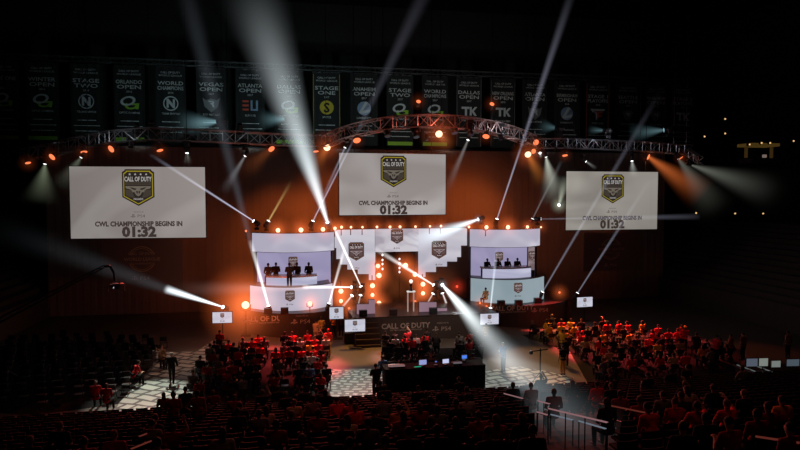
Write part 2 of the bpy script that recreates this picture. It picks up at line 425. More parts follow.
# ------------------------------------------------------------------ light walls on the stage
LAV0 = (.40, .37, .50); LAV1 = (.56, .53, .66)
led('led_header', (.46, .43, .54), (.63, .60, .70), .92, .22, 3.)
led('led_panel', (.46, .42, .52), (.58, .54, .64), .95, .15, 9.)
led('led_right_panel', (.25, .32, .36), (.30, .37, .41), .95, .15, 9.)
led('led_booth_back', (.31, .28, .45), (.38, .34, .52), .95, .2, 5.)
led('led_centre', (.48, .46, .54), (.62, .59, .66), .95, .2, 1.)
led('led_block', (.28, .17, .22), (.34, .21, .27), .9, .3, 2.)
EMB = [emi('badge_black', (.055, .022, .020), 1), emi('badge_gold', (.17, .10, .06), 1), emi('badge_white', (.60, .53, .54), 1), emi('badge_silver', (.27, .21, .22), 1), emi('badge_grey', (.11, .065, .065), 1)]  # stage haze over the badges is put into these brownish colours
EMBD = [emi('badge_black_dim', (.022, .017, .016), 1), emi('badge_gold_dim', (.27, .21, .012), 1), emi('badge_white_dim', (.40, .38, .36), 1), emi('badge_silver_dim', (.135, .115, .09), 1), emi('badge_grey_dim', (.05, .04, .03), 1)]
CASE = mat('panel_case', (.03, .02, .018), .6)
def span(x0, y0, x1, y1, v):
    a = av(x0, (y0), v); b = av(x1, (y1), v); return a, b
def booth(side, px0, px1, hd, bk, lp, v, emb1, emb2, backx, name_side, pm):
    """header, back wall and bowed lower panel of one caster booth; pixel spans are survey marks on the plane y=v"""
    (ht0, ht1, hb), (bb,), (lt0, lt1, lb) = hd, bk, lp
    x0 = av(px0, ht0, v).x; x1 = av(px1, ht1, v).x
    zt = (av(px0, ht0, v - .9).z + av(px1, ht1, v - .9).z) / 2; zb = av((px0 + px1) / 2, hb, v - 1.5).z
    xm = (x0 + x1) / 2
    t = thing('booth_header', f'pale curved light panel above the {name_side} booth, soft swirls, lamps along its top', 'light panel', (xm, v, zt))
    MB((xm, v, zt)).arcwall(x0, x1, v, 1.5, zb, zt, .08).build('screen', MATS['led_header'], t)
    MB((xm, v, zt)).arcwall(x0 - .05, x1 + .05, v + .1, 1.5, zb - .04, zt + .04, .25).build('case', CASE, t)
    for x in (x0 + .15, x1 - .15): MB((xm, v, zt)).tube((x, v + .5, ZS), (x, v + .5, zt), .09).build('post', STEEL, t)
    # back wall
    vb = v + 3.2; bx0 = av(backx[0], 260, vb).x; bx1 = av(backx[1], 260, vb).x
    t = thing('booth_back_screen', f'lavender light wall with a badge at the back of the {name_side} booth', 'light panel', ((bx0 + bx1) / 2, vb, ZS))
    MB(t.location).box(((bx0 + bx1) / 2, vb + .05, (ZS + zb + .9) / 2), (bx1 - bx0, .1, zb + .9 - ZS)).build('screen', MATS['led_booth_back'], t); scr = COL.objects[-1]
    MB(t.location).box(((bx0 + bx1) / 2, vb + .25, (ZS + zb + .9) / 2), (bx1 - bx0 + .2, .25, zb + 1.1 - ZS)).build('case', CASE, t)
    mb = MB(t.location); p = av(*emb1, vb); emblem(mb, p.x, p.z, vb - .02, .88); mb.build('badge', EMB, scr)
    # lower panel
    l0 = av(pm[0], lt0, v - .2); l1 = av(pm[1], lt1, v - .2); zt2 = (l0.z + l1.z) / 2; xm2 = (l0.x + l1.x) / 2
    t = thing('booth_front_panel', f'bowed light panel with a badge along the front of the {name_side} booth', 'light panel', (xm2, v, ZS))
    MB(t.location).arcwall(l0.x, l1.x, v - .2, 1.8, ZS + .02, zt2, .1, 24).build('screen', MATS['led_right_panel' if name_side == 'right' else 'led_panel'], t); scr = COL.objects[-1]
    MB(t.location).arcwall(l0.x - .04, l1.x + .04, v - .08, 1.8, ZS, zt2 + .04, .3, 24).build('case', CASE, t)
    k = (av(*emb2, v - 2.).x - l0.x) / (l1.x - l0.x); yy = v - .2 - 1.8 * (1 - (2 * k - 1) ** 2) - .05
    p = av(*emb2, yy); mb = MB(t.location); emblem(mb, p.x, p.z, yy - .04, .84); mb.mi = 0; ps_mark(mb, p.x, p.z - .62, yy - .06, .14); mb.build('badge', EMB, scr)
    MB(t.location).arcwall(l0.x + .1, l1.x - .1, v - .0, 1.6, ZS + .02, zt2 - .12, 3.1, 16).build('platform', DECK, t)
    return zt2 - .12
V0 = 0.
zbL = booth(-1, 252, 334, (234.5, 232, 252.5), (282,), (286, 283, 308), V0 - .3, (293, 262), (290, 296), (257, 331), 'left', (250, 332.5))
zbR = booth(1, 470, 540, (229.5, 229.5, 247.5), (276,), (278, 276.5, 299), V0 - .3, (499, 257), (518, 288), (471, 527), 'right', (471, 544))
# narrow light column beside the right booth
p = av(532, 270, .4); q = av(532, 247, .4)
t = thing('light_column', 'narrow upright light panel with a badge at the outer end of the right booth', 'light panel', (p.x, .4, ZS))
MB(t.location).box((p.x, .45, (p.z + q.z) / 2), (.62, .1, q.z - p.z)).build('screen', led('led_column', (.16, .11, .12), (.26, .2, .22), 1, 1., 4.), t)
MB(t.location).box((p.x, .6, (ZS + q.z) / 2), (.66, .18, q.z - ZS)).build('case', CASE, t)
mb = MB(t.location); emblem(mb, p.x, (p.z + q.z) / 2 + .25, .38, .75); mb.build('badge', EMB, t)

# stepped walls left and right of the stage opening
VW = .8
def stepped(label, pts, empx, emh, mpx, name):
    poly = [(av(x, y, VW).x, av(x, y, VW).z) for x, y in pts]
    cx = sum(x for x, z in poly) / len(poly)
    t = thing('stepped_light_panel', label, 'light panel', (cx, VW, ZS))
    scr = MB(t.location).prism(poly, VW, VW + .1).build('screen', MATS['led_centre'], t)
    mb = MB(t.location); p = av(*empx, VW); emblem(mb, p.x, p.z, VW - .02, emh); mb.mi = 0
    p = av(*mpx, VW); ps_mark(mb, p.x, p.z, VW - .03, .16); mb.build('badge', EMB, scr)
    xs = [x for x, z in poly]; zs = [z for x, z in poly]
    return t, min(xs), max(xs), max(zs)
tL, a0, a1, zt = stepped('tall pale light wall left of the stage opening, stepped lower edge, large badge',
    [(334.6, 230), (375.3, 229.3), (375.3, 280), (369, 280), (369, 274), (358, 274), (358, 269.5), (347.5, 269.5), (347.5, 264.5), (340.5, 264.5), (340.5, 259), (336.5, 259), (336.5, 248), (334.6, 248)], (356.3, 251.5), 1.5, (356, 268), 'left')
MB(tL.location).box(((a0 + a1) / 2, VW + .35, (ZS + zt) / 2), (a1 - a0 + .5, .4, zt - ZS + .1)).build('backing_wall', mat('set_wall', (.09, .05, .035), .8, noise=.3, scale=1.2), tL)
tR, b0, b1, zt = stepped('tall pale light wall right of the stage opening, stepped lower edge, large badge',
    [(418.5, 228.7), (467, 228.2), (467, 245.5), (461, 245.5), (461, 257), (457, 257), (457, 261.5), (447, 261.5), (447, 266.5), (436, 266.5), (436, 272), (425.5, 272), (425.5, 277), (419.5, 277), (418.5, 277)], (439, 249.8), 1.5, (439, 264.5), 'right')
MB(tR.location).box(((b0 + b1) / 2 + .1, VW + .35, (ZS + zt) / 2), (b1 - b0 + .5, .4, zt - ZS + .1)).build('backing_wall', MATS['set_wall'], tR)
for sgn, pts, lab in ((-1, [(357, 304.5), (369, 304.5), (369, 300), (375, 300), (375, 316), (357, 316)], 'left'), (1, [(419.5, 302.5), (436.5, 302.5), (436.5, 308.5), (447, 308.5), (447, 315), (419.5, 315)], 'right')):
    poly = [(av(x, y, -4.4).x, max(ZS + .02, av(x, y, -4.4).z)) for x, y in pts]
    t = thing('low_light_block', f'low dim mauve stepped light block on the {lab} of the stage opening', 'light panel', (poly[0][0], -4.4, ZS))
    MB(t.location).prism(poly, -4.4, -4.3).build('screen', MATS['led_block'], t)
    xs = [p[0] for p in poly]; zs = [p[1] for p in poly]
    MB(t.location).prism([(x, z) for x, z in poly], -4.29, -4.0).build('case', CASE, t)
# header over the opening
h0 = av(375.3, 229, VW - .25); h1 = av(418.5, 251.3, VW - .25)
t = thing('opening_header', 'pale light panel with a small badge bridging the stage opening', 'light panel', ((h0.x + h1.x) / 2, VW, h0.z))
MB(t.location).box(((h0.x + h1.x) / 2, VW - .2, (h0.z + h1.z) / 2), (h1.x - h0.x, .1, h0.z - h1.z)).build('screen', led('led_arch', (.40, .36, .42), (.62, .58, .64), .95, .4, 7.), t)
mb = MB(t.location); p = av(397, 236.5, VW - .27); emblem(mb, p.x, p.z, VW - .27, 1.2); mb.mi = 0; ps_mark(mb, p.x, p.z - .95, VW - .27, .14); mb.build('badge', EMB, t)
MB(t.location).box(((h0.x + h1.x) / 2, VW + .1, (h0.z + h1.z) / 2), (h1.x - h0.x, .4, h0.z - h1.z)).build('case', CASE, t)
# inside the opening: two dotted light strips, a trophy stand
DOT = emi('white_dot', (1, .95, .95), 1.6)
for px, vv, ys in ((382.5, 2.2, (255, 260, 264, 269, 303.5, 308, 312.5)), (399.5, 2.2, (259, 263.5, 268, 272, 301, 305, 310))):
    b = av(px, 316, vv)
    t = thing('dotted_light_strip', f'upright strip of white light dots inside the stage opening, {"left" if px < 390 else "right"} one', 'light', (b.x, vv, ZS))
    MB(t.location).box((b.x, vv + .06, (ZS + 7.) / 2), (.1, .1, 7. - ZS)).build('rail', STEEL, t)
    for y in ys:
        p = av(px, y, vv); MB(t.location).ball(p, (.075, .05, .1), 8, 6).build('dot', DOT, t)
b = av(411, 316, -4.)
t = thing('trophy_stand', 'slim lit stand of two glass pillars in the stage opening', 'stand', (b.x, -4., ZS))
for dx in (-.24, .2):
    top = av(411, 292, -4.).z
    MB(t.location).box((b.x + dx, -4., (ZS + top) / 2), (.07, .16, top - ZS)).build('pillar', emi('lit_pillar', (.45, .3, .26), .8), t)
MB(t.location).box((b.x, -4., top + .04), (.62, .3, .1), bev=.02).build('shelf', emi('lit_shelf', (.8, .74, .7), .9), t)
MB(t.location).tube((b.x, -4., top + .08), (b.x, -4., top + .35), .16, .06).tube((b.x, -4., top + .35), (b.x, -4., top + .62), .05, .15).build('cup', mat('dark_metal_cup', (.12, .07, .05), .3, .9), t)
MB(t.location).ball((b.x, -4., top + .8), .14).build('lamp', emi('warm_white', (1, .75, .65), 1.5), t)

x0, x1 = av(372, 260, 5.).x, av(421, 260, 5.).x  # dark sheet added to give the shade at the back of the opening
t = thing('opening_shade_sheet', 'dim brown sheet added to darken the back of the stage opening', 'curtain', ((x0 + x1) / 2, 5., ZS))
n = 120; fr = [(x0 - .6 + (x1 - x0 + 1.2) * i / n, 5. + .04 * math.sin(i * .9)) for i in range(n + 1)]
MB(t.location).plan(fr + [(x1 + .6, 5.2), (x0 - .6, 5.2)], ZS, 7.4).build('cloth', mat('opening_shade_cloth', (.05, .04, .036), .95, spec=.1), t)
MB(t.location).tube((x0 - .7, 5.1, 7.45), (x1 + .7, 5.1, 7.45), .05).build('pole', STEEL, t)
for x in (x0 - .65, x1 + .65): MB(t.location).tube((x, 5.1, ZS), (x, 5.1, 7.45), .05).build('upright', STEEL, t)
# booth desks
DESKW = led('desk_white', (.45, .45, .62), (.60, .60, .76), .9, .3, 3.)
def desk(label, px0, px1, py_t, v, ZS):
    a = av(px0, py_t, v); b = av(px1, py_t, v); zt = max((a.z + b.z) / 2, ZS + .5); xm = (a.x + b.x) / 2
    t = thing('caster_desk', label, 'desk', (xm, v, ZS))
    MB(t.location).arcwall(a.x, b.x, v, .6, ZS + .02, zt - .12, .12, 16).build('front', DESKW, t)
    fr = [(a.x + (b.x - a.x) * i / 16, v - .05 - .6 * (1 - (2 * i / 16 - 1) ** 2)) for i in range(17)]
    MB(t.location).plan(fr + [(b.x, v + .8), (a.x, v + .8)], zt - .12, zt).build('worktop', mat('desk_top', (.5, .5, .55), .3), t)
    for x in (a.x + .1, b.x - .1): MB(t.location).box((x, v + .45, (ZS + zt) / 2), (.08, .6, zt - ZS - .12)).build('side_panel', CASE, t)
    for i, k in enumerate((.25, .5, .75)):
        x = a.x + (b.x - a.x) * k
    return zt, a.x, b.x
zdL = desk('pale curved desk with a casting crew in the left booth', 266, 317, 275.2, .2, zbL)
zdR = desk('pale curved desk with four people behind it in the right booth', 483, 531, 266.8, .2, zbR)

# ------------------------------------------------------------------ hanging screens
led('screen_left', (.30, .265, .25), (.38, .345, .325), .80, .12, 2., (.035, 0, .0))
led('screen_centre', (.31, .275, .26), (.42, .385, .38), .92, .12, 6., (.0, 0, -.03))
led('screen_right', (.24, .22, .195), (.36, .335, .30), .85, .12, 4., (-.03, 0, .04))
INK = emi('screen_ink', (.045, .032, .028), 1); INK2 = emi('screen_ink_soft', (.10, .075, .07), 1)
def hang_screen(label, corners, v, rz, matn, emb, embh, ps, l1, l2, em, w, h):
    """corners: survey marks of the centre; the screen keeps a real size w x h and a turn rz"""
    c = av(corners[0], corners[1], v)
    t = thing('hanging_screen', label, 'screen', c, rz)
    MB().box((0, .06, 0), (w, .12, h)).build('frame', BLACK, t)
    mb = MB(); mb.quad([(-w / 2 + .05, -.012, -h / 2 + .05), (w / 2 - .05, -.012, -h / 2 + .05), (w / 2 - .05, -.012, h / 2 - .05), (-w / 2 + .05, -.012, h / 2 - .05)])
    pic = mb.build('picture', MATS[matn], t)
    s = h
    mb = MB(); emblem(mb, 0, s * emb, -.02, s * embh); mb.build('badge', em, pic)
    mb = MB(); ps_mark(mb, 0, s * ps, -.02, s * .05); mb.text('PRESENTED BY', (0, s * (ps + .055)), s * .014, -.03)
    mb.build('sponsor_mark', INK2, pic)
    MB().text('CWL CHAMPIONSHIP BEGINS IN', (0, s * l1), s * .064, -.03, .045, .004, maxw=w * .64).build('caption', INK, pic)
    MB().text('01:32', (0, s * l2), s * .130, -.03, .055, .004, sx=1.08).build('countdown', INK, pic)
    for x in (-w * .36, w * .36): MB().tube((x, .06, h / 2), (x, .06, 33 - c.z), .025).build('hanging_cable', STEEL, t)
    return t
hang_screen('large countdown screen with gold-edged badge hanging left of the stage', (138.7, 202.5), -1.2, math.radians(-3), 'screen_left', .205, .505, -.185, -.292, -.40, EMBD, 9.45, 5.25)
hang_screen('countdown screen with gold-edged badge hanging high over the middle of the stage', (393.5, 184.3), -.2, math.radians(3), 'screen_centre', .205, .505, -.19, -.295, -.405, EMBD, 8.75, 4.95)
hang_screen('countdown screen with gold-edged badge hanging right of the stage', (612.5, 200.7), .6, math.radians(1), 'screen_right', .2, .49, -.185, -.29, -.395, EMBD, 8.75, 5.1)
# dim printed cloths under the side screens
DIMC = mat('printed_cloth', (.13, .115, .10), .9); DIMP = mat('printed_cloth_ink', (.42, .38, .33), .8); DIMG = mat('printed_gold', (.45, .36, .22), .8)
def under_cloth(label, x0, y0, x1, y1, cx, cy, v, py):
    a = av(x0, y0, v); b = av(x1, y1, v); c = av(cx, cy, v)
    t = thing('printed_hanging_cloth', label, 'banner', ((a.x + b.x) / 2, v, a.z))
    MB(t.location).box(((a.x + b.x) / 2, v + .02, (a.z + b.z) / 2), (b.x - a.x, .03, a.z - b.z)).build('cloth', DIMC, t)
    mb = MB(t.location)
    R = .98
    for rr, w_ in ((R, .07), (R * .84, .035)):
        for i in range(36):
            a0 = 2 * PI * i / 36; a1 = 2 * PI * (i + 1) / 36
            if abs(math.sin((a0 + a1) / 2)) < .26: continue
            mb.prism([(c.x + rr * math.cos(a0), c.z + rr * math.sin(a0)), (c.x + rr * math.cos(a1), c.z + rr * math.sin(a1)), (c.x + (rr - w_) * math.cos(a1), c.z + (rr - w_) * math.sin(a1)), (c.x + (rr - w_) * math.cos(a0), c.z + (rr - w_) * math.sin(a0))], v - .02, v)
    mb.build('ring_mark', DIMG, t)
    mb = MB(t.location); mb.text('CALL OF DUTY', (c.x, c.z + .42), .2, v - .02, .01); mb.text('WORLD LEAGUE', (c.x, c.z), .24, v - .02, .02); mb.text('CHAMPIONSHIP', (c.x, c.z - .35), .13, v - .02)
    p = av(cx, py, v); ps_mark(mb, p.x, p.z, v - .01, .34); mb.build('lettering', DIMP, t)
under_cloth('dim printed cloth with ring emblem hanging under the left countdown screen', 103, 240, 183, 289, 142, 259, 1.2, 278)
under_cloth('dim printed cloth with ring emblem hanging under the right countdown screen', 584, 233, 641, 270, 611, 249, 3.2, 265)

# ------------------------------------------------------------------ championship banners on the far wall
VB = 20.
BCL = mat('banner_cloth', (.017, .019, .019), .9, noise=.2, scale=.7); BTX = mat('banner_print', (.60, .64, .63), .8)
BWH = mat('banner_white', (.62, .68, .70), .8); BGR = mat('banner_green', (.30, .62, .05), .8); BYE = mat('banner_yellow', (.62, .50, .04), .8)
BRE = mat('banner_red', (.65, .09, .05), .8); BBL = mat('banner_blue', (.25, .38, .55), .8); BGY = mat('banner_grey', (.20, .21, .22), .8)
BM = [BCL, BTX, BWH, BGR, BYE, BRE, BBL, BGY]
def ring(mb, cx, cz, y, R, w, a0=0., a1=2 * PI, n=28, d=.02, sx=1., sk=0.):
    for i in range(n):
        p = a0 + (a1 - a0) * i / n; q = a0 + (a1 - a0) * (i + 1) / n
        P = lambda r, t: (cx + sx * r * math.cos(t) + sk * r * math.sin(t), cz + r * math.sin(t))
        mb.prism([P(R, p), P(R, q), P(R - w, q), P(R - w, p)], y - d, y)
def logo(mb, kind, cx, cz, y, s):
    P = lambda pts: [(cx + x * s, cz + z * s) for x, z in pts]
    if kind == 'optic':                  # slanted white ring hooked over a green one
        mb.mi = 3; ring(mb, cx + .28 * s, cz - .34 * s, y, .56 * s, .22 * s, PI * .85, PI * 2.0, 20, .02, 1.45, .3)
        mb.prism(P([(.3, -.1), (1.22, -.1), (1.1, -.85), (.72, -.85), (.82, -.34), (.25, -.34)]), y - .03, y)
        mb.mi = 2; ring(mb, cx - .15 * s, cz + .18 * s, y - .03, .62 * s, .22 * s, 0, 2 * PI, 30, .02, 1.45, .35)
    elif kind == 'envy':
        mb.mi = 2; ring(mb, cx, cz, y, .95 * s, .14 * s)
        mb.prism(P([(-.52, -.55), (-.26, -.55), (-.26, .05), (.28, -.62), (.52, -.62), (.52, .55), (.26, .55), (.26, -.05), (-.28, .62), (-.52, .62)]), y - .02, y)
    elif kind == 'rise':
        mb.mi = 7; mb.prism(P([(-1.1, .9), (-.7, .55), (0, .8), (.7, .55), (1.1, .9), (.85, -.3), (0, -1.05), (-.85, -.3)]), y - .015, y)
        mb.mi = 2; mb.prism(P([(-.38, .48), (.22, .48), (.4, .3), (.3, .05), (.42, -.35), (.2, -.35), (.05, .02), (-.1, .02), (-.1, .2), (.15, .24), (.12, .32), (-.3, .32)]), y - .03, y - .01)
    elif kind == 'eu':
        mb.mi = 5
        for z in (.55, 0, -.55): mb.prism(P([(-1., z - .13), (-.2, z - .13), (-.2, z + .13), (-1., z + .13)]), y - .02, y)
        mb.mi = 6; mb.prism(P([(.05, .68), (.3, .68), (.3, -.45), (.75, -.45), (.75, .68), (1., .68), (1., -.68), (.05, -.68)]), y - .02, y)
    elif kind == 'splyce':
        mb.mi = 4; ring(mb, cx, cz, y, .95 * s, .95 * s, n=24)
        mb.mi = 0; mb.text('S', (cx, cz), 1.25 * s, y - .03, .03)
    elif kind == 'lumi':
        mb.mi = 6; ring(mb, cx, cz, y, .95 * s, .95 * s, n=24)
        mb.mi = 2; mb.prism(P([(.15, .95), (.5, .85), (-.2, -.35), (.85, -.1), (.75, -.5), (-.3, -.75), (-.75, -.6)]), y - .04, y - .02)
        mb.mi = 7; mb.prism(P([(.55, .55), (.85, .3), (.2, -.1), (.05, -.2)]), y - .04, y - .02)
    elif kind == 'tk':
        mb.mi = 2; mb.prism(P([(-1.1, .6), (.05, .6), (.05, .3), (-.3, .3), (-.3, -.65), (-.62, -.65), (-.62, .3), (-1.1, .3)]), y - .02, y)
        mb.prism(P([(.1, .6), (.4, .6), (.4, .1), (.85, .6), (1.2, .6), (.7, .0), (1.15, -.65), (.8, -.65), (.4, -.1), (.4, -.65), (.1, -.65)]), y - .02, y)
    elif kind == 'faze':
        mb.mi = 2; mb.prism(P([(-1.2, .8), (1.2, .8), (.95, .5), (-.75, .5), (-.5, .15), (-.3, .15), (-.3, -.95), (-.05, -.6), (-.05, .32), (-.1, .32)][:8] + [(-.12, .3), (-.85, .3)]), y - .02, y)
        mb.mi = 5; mb.prism(P([(-.35, .42), (.85, .42), (.55, .1), (.18, .1), (.18, -.1), (.7, -.1), (.4, -.4), (.18, -.4), (-.12, -.75), (-.12, .1)]), y - .04, y - .02)
    elif kind == 'shield':
        mb.mi = 7; mb.prism(P([(-.9, .5), (0, .8), (.9, .5), (.5, -.5), (0, -.9), (-.5, -.5)]), y - .015, y)
        mb.mi = 2; mb.prism(P([(-.3, .35), (.4, .35), (.3, .0), (.05, -.3), (.05, -.02), (-.2, .1)]), y - .03, y - .01)
BAN = [(2, 'STAGE ONE', '', '2016', 'optic', 'GREEN TEAM'), (42, 'WINTER', 'OPEN', '2016', 'optic', ''), (86, 'STAGE', 'TWO', '2016', 'envy', ''), (129, 'ORLANDO', 'OPEN', '2016', 'optic', ''),
       (170.5, 'WORLD', 'CHAMPIONS', '2016', 'envy', ''), (211, 'VEGAS', 'OPEN', '2017', 'rise', ''), (250, 'ATLANTA', 'OPEN', '2017', 'eu', ''), (289, 'DALLAS', 'OPEN', '2017', 'optic', ''),
       (326.5, 'STAGE', 'ONE', '2017', 'splyce', ''), (364, 'ANAHEIM', 'OPEN', '2017', 'lumi', ''), (400, 'STAGE', 'TWO', '2017', 'optic', ''), (435, 'WORLD', 'CHAMPIONS', '2017', 'optic', ''),
       (469, 'DALLAS', 'OPEN', '2017', 'tk', ''), (503, 'NEW ORLEANS', 'OPEN', '2018', 'tk', ''), (535, 'ATLANTA', 'OPEN', '2018', 'rise', ''), (567, 'BIRMINGHAM', 'OPEN', '2018', 'lumi', ''),
       (598, 'STAGE 1', 'PLAYOFFS', '2018', 'faze', ''), (628, 'SEATTLE', 'OPEN', '2018', 'shield', ''), (656, 'ANAHEIM', 'OPEN', '2018', 'shield', ''), (683, 'STAGE 2', 'PLAYOFFS', '2018', 'tk', '')]
LK = {'optic': 'green and white ring', 'envy': 'white N in a circle', 'rise': 'grey winged shield', 'eu': 'red and blue block letters', 'splyce': 'yellow disc', 'lumi': 'blue and white disc', 'tk': 'white TK letters', 'faze': 'red and white arrow', 'shield': 'small white shield'}
TEAM = {'optic': 'OPTIC GAMING', 'envy': 'TEAM ENVYUS', 'rise': 'RISE NATION', 'eu': 'ELEVATE', 'splyce': 'SPLYCE', 'lumi': 'LUMINOSITY', 'tk': 'TEAM KALIBER', 'faze': 'FAZE CLAN', 'shield': 'RISE NATION'}
ZBT = av(326, 72.5, VB).z; BW = 3.05; BH = 7.9
for i, (px, l1, l2, yr, lg, _) in enumerate(BAN):
    c = av(px, 80, VB); x = c.x
    where = ' '.join(w for w in (l1, l2, yr) if w)
    t = thing('championship_banner', f'dark hanging banner reading {where} over a {LK[lg]}', 'banner', (x, VB, ZBT), group='championship banners on the far wall')
    mb = MB()
    n = 24; fr = [(-BW / 2 + BW * j / n, .05 * math.sin(j * 1.1 + i)) for j in range(n + 1)]
    mb.plan(fr + [(BW / 2, .09), (-BW / 2, .09)], -BH, 0); cl = mb.build('cloth', BCL, t)
    mb = MB(); y = -.07; mb.mi = 1
    mb.text('CALL OF DUTY', (0, -.58), .2, y, .01); mb.text('WORLD LEAGUE', (0, -.9), .18, y, .0, sx=1.2, maxw=2.5)
    mb.text(l1, (0, -1.68), .38, y, .012, sx=1.7, maxw=2.55)
    if l2: mb.text(l2, (0, -2.2), .38, y, .012, sx=1.7, maxw=2.6)
    mb.text(yr, (0, -2.68), .2, y, .01)
    mb.text(TEAM[lg], (0, -4.85), .2, y, .01, maxw=2.4)
    for z, w_ in ((-5.75, .9), (-6.3, 1.25), (-6.85, 1.1)):
        mb.prism([(-w_, z), (w_, z), (w_, z + .07), (-w_, z + .07)], y - .01, y)
    mb.build('lettering', BTX, cl)
    mb = MB(); logo(mb, lg, 0, -3.8, -.08, .80); mb.build('team_mark', BM, cl)
    if lg in ('optic', 'splyce', 'faze', 'tk'):
        mb = MB()
        if lg == 'optic': mb.mi = 3; mb.prism([(-1.4, -7.8), (1.4, -7.8), (1.4, -7.4), (-1.4, -7.4)], -.08, -.06)
        else:
            mb.mi = {'splyce': 4, 'faze': 5, 'tk': 7}[lg]
            for x0 in (-1.44, 1.40): mb.prism([(x0, -7.8), (x0 + .04, -7.8), (x0 + .04, -.2), (x0, -.2)], -.08, -.06)
        mb.build('border_stripe', BM, cl)
    MB().tube((-BW / 2, .05, .03), (BW / 2, .05, .03), .05).build('hanging_rod', STEEL, t)
# pipe truss the banners hang from
def truss(name, label, pts, s, step, parent_mat=ALU, group=None, r=.045, hangz=33):
    """box truss along a polyline: four chords and zigzag lacing"""
    P = [V(p) for p in pts]
    res = [P[0]]; acc = 0
    for a, b in zip(P, P[1:]):
        n = max(1, round((b - a).length / step))
        for i in range(1, n + 1): res.append(a.lerp(b, i / n))
    t = thing(name, label, 'truss', res[len(res) // 2], group=group)
    fr = []
    for i, p in enumerate(res):
        d = (res[min(i + 1, len(res) - 1)] - res[max(i - 1, 0)]); d.z = 0; d.normalize(); nn = V((-d.y, d.x, 0)) * s / 2
        fr.append([p + nn + _Z * s / 2, p - nn + _Z * s / 2, p - nn - _Z * s / 2, p + nn - _Z * s / 2])
    for k in range(4):
        mb = MB(t.location)
        for a, b in zip(fr, fr[1:]): mb.tube(a[k], b[k], r, n=6)
        mb.build('chord', parent_mat, t)
    mb = MB(t.location)
    for i, (a, b) in enumerate(zip(fr, fr[1:])):
        for k in range(4):
            j = (k + 1) % 4
            if i % 2 == 0: mb.tube(a[k], b[j], r * .7, n=5)
            else: mb.tube(a[j], b[k], r * .7, n=5)
            mb.tube(a[k], a[j], r * .7, n=5)
    mb.build('lacing', parent_mat, t)
    for i in range(0, len(res), max(4, len(res) // 4)):
        MB(t.location).tube(res[i] + _Z * s / 2, V((res[i].x, res[i].y, hangz)), .022, n=5).build('hanging_cable', STEEL, t)
    return t
a = av(-5, 60, VB + .4)
truss('banner_truss', 'long dark pipe truss that the row of banners hangs from', [(a.x, VB + .5, ZBT + .55), (av(705, 90, VB).x, VB + .5, ZBT + .55)], .5, 1.2, mat('dull_pipe', (.10, .11, .11), .5, .5), r=.04)
# lighting trusses
TL = [av(24, 155, 1.5), av(52, 150, .8), av(82, 142, .2), av(112, 137, -.3), av(150, 134, -.8), av(210, 136, -.8), av(272, 139.5, -.4), av(318, 141, 0)]
truss('lighting_truss', 'long bent aluminium truss over the left countdown screen', TL, .85, .85, group='lighting trusses')
arc = []
for i in range(19):
    k = i / 18; px = 326 + (532 - 326) * k; b = 1 - (2 * k - 1) ** 2
    arc.append(av(px, 141.5 - 20.5 * b ** .85, -.5 - 5.5 * b))
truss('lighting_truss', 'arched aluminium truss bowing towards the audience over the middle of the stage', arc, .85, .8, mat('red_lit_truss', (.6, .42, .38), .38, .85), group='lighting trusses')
TRR = [av(534, 143.5, 1.5), av(566, 143.5, 1), av(640, 146.5, 1), av(690, 150, 1)]
truss('lighting_truss', 'straight aluminium truss over the right countdown screen', TRR, .8, .8, group='lighting trusses')
truss('lighting_truss', 'short drooping truss end at the far right of the lighting rig', [av(686, 151, 1), av(701, 161, -.5)], .6, .6, group='lighting trusses')
# ------------------------------------------------------------------ lamps
ORANGE = emi('orange_lens', (1., .20, .075), 1.4); ORHOT = emi('hot_orange_lens', (1., .60, .36), 2.2); WHOT = emi('white_lens', (.95, 1., 1.), 3.); CYL = emi('cyan_lens', (.35, .75, .85), 1.3)
OG = (1., .18, .045); CAN = mat('lamp_housing', (.02, .018, .018), .4, noise=.2)
def frame_to(d):
    return V(d).normalized().to_track_quat('Z', 'Y').to_matrix().to_4x4()
def cyl_dir(mb, c, d, z0, z1, r0, r1, n=14):
    d = V(d).normalized(); mb.tube(V(c) + d * z0, V(c) + d * z1, r0, r1, n)
def par(label, loc, d, lens=ORANGE, r=.24, glow_r=0, glow_k=1., gcol=OG, up=True, group=None, bulbs=0):
    """round stage lamp in a bracket; loc is the middle of its lens"""
    loc = V(loc); d = V(d).normalized()
    t = thing('stage_lamp', label, 'stage light', loc, group=group)
    mb = MB(); cyl_dir(mb, (0, 0, 0), d, -.42, -.02, r * .72, r, 16); cyl_dir(mb, (0, 0, 0), d, -.52, -.42, r * .4, r * .72, 16); hs = mb.build('housing', CAN, t, True); HEAD[t.name] = hs
    mb = MB(); cyl_dir(mb, (0, 0, 0), d, -.02, .015, r * .93, r * .93, 16)
    lo = mb.build('lens', lens, hs)
    s = 1 if up else -1
    side = d.cross(_Z)
    side = V((1, 0, 0)) if side.length < .1 else side.normalized()
    m = -d * .2; mb = MB(); w = r * 1.15; top = m + _Z * s * (r * 1.5 + .05)
    mb.path([m + side * w, m + side * w + _Z * s * r * 1.3, top, m - side * w + _Z * s * r * 1.3, m - side * w], .025, 6); mb.tube(top, top + _Z * s * .45, .035, n=8)
    mb.build('bracket', STEEL, t)
    if glow_r: glow(loc + d * .02, glow_r, gcol, glow_k, t)
    return t
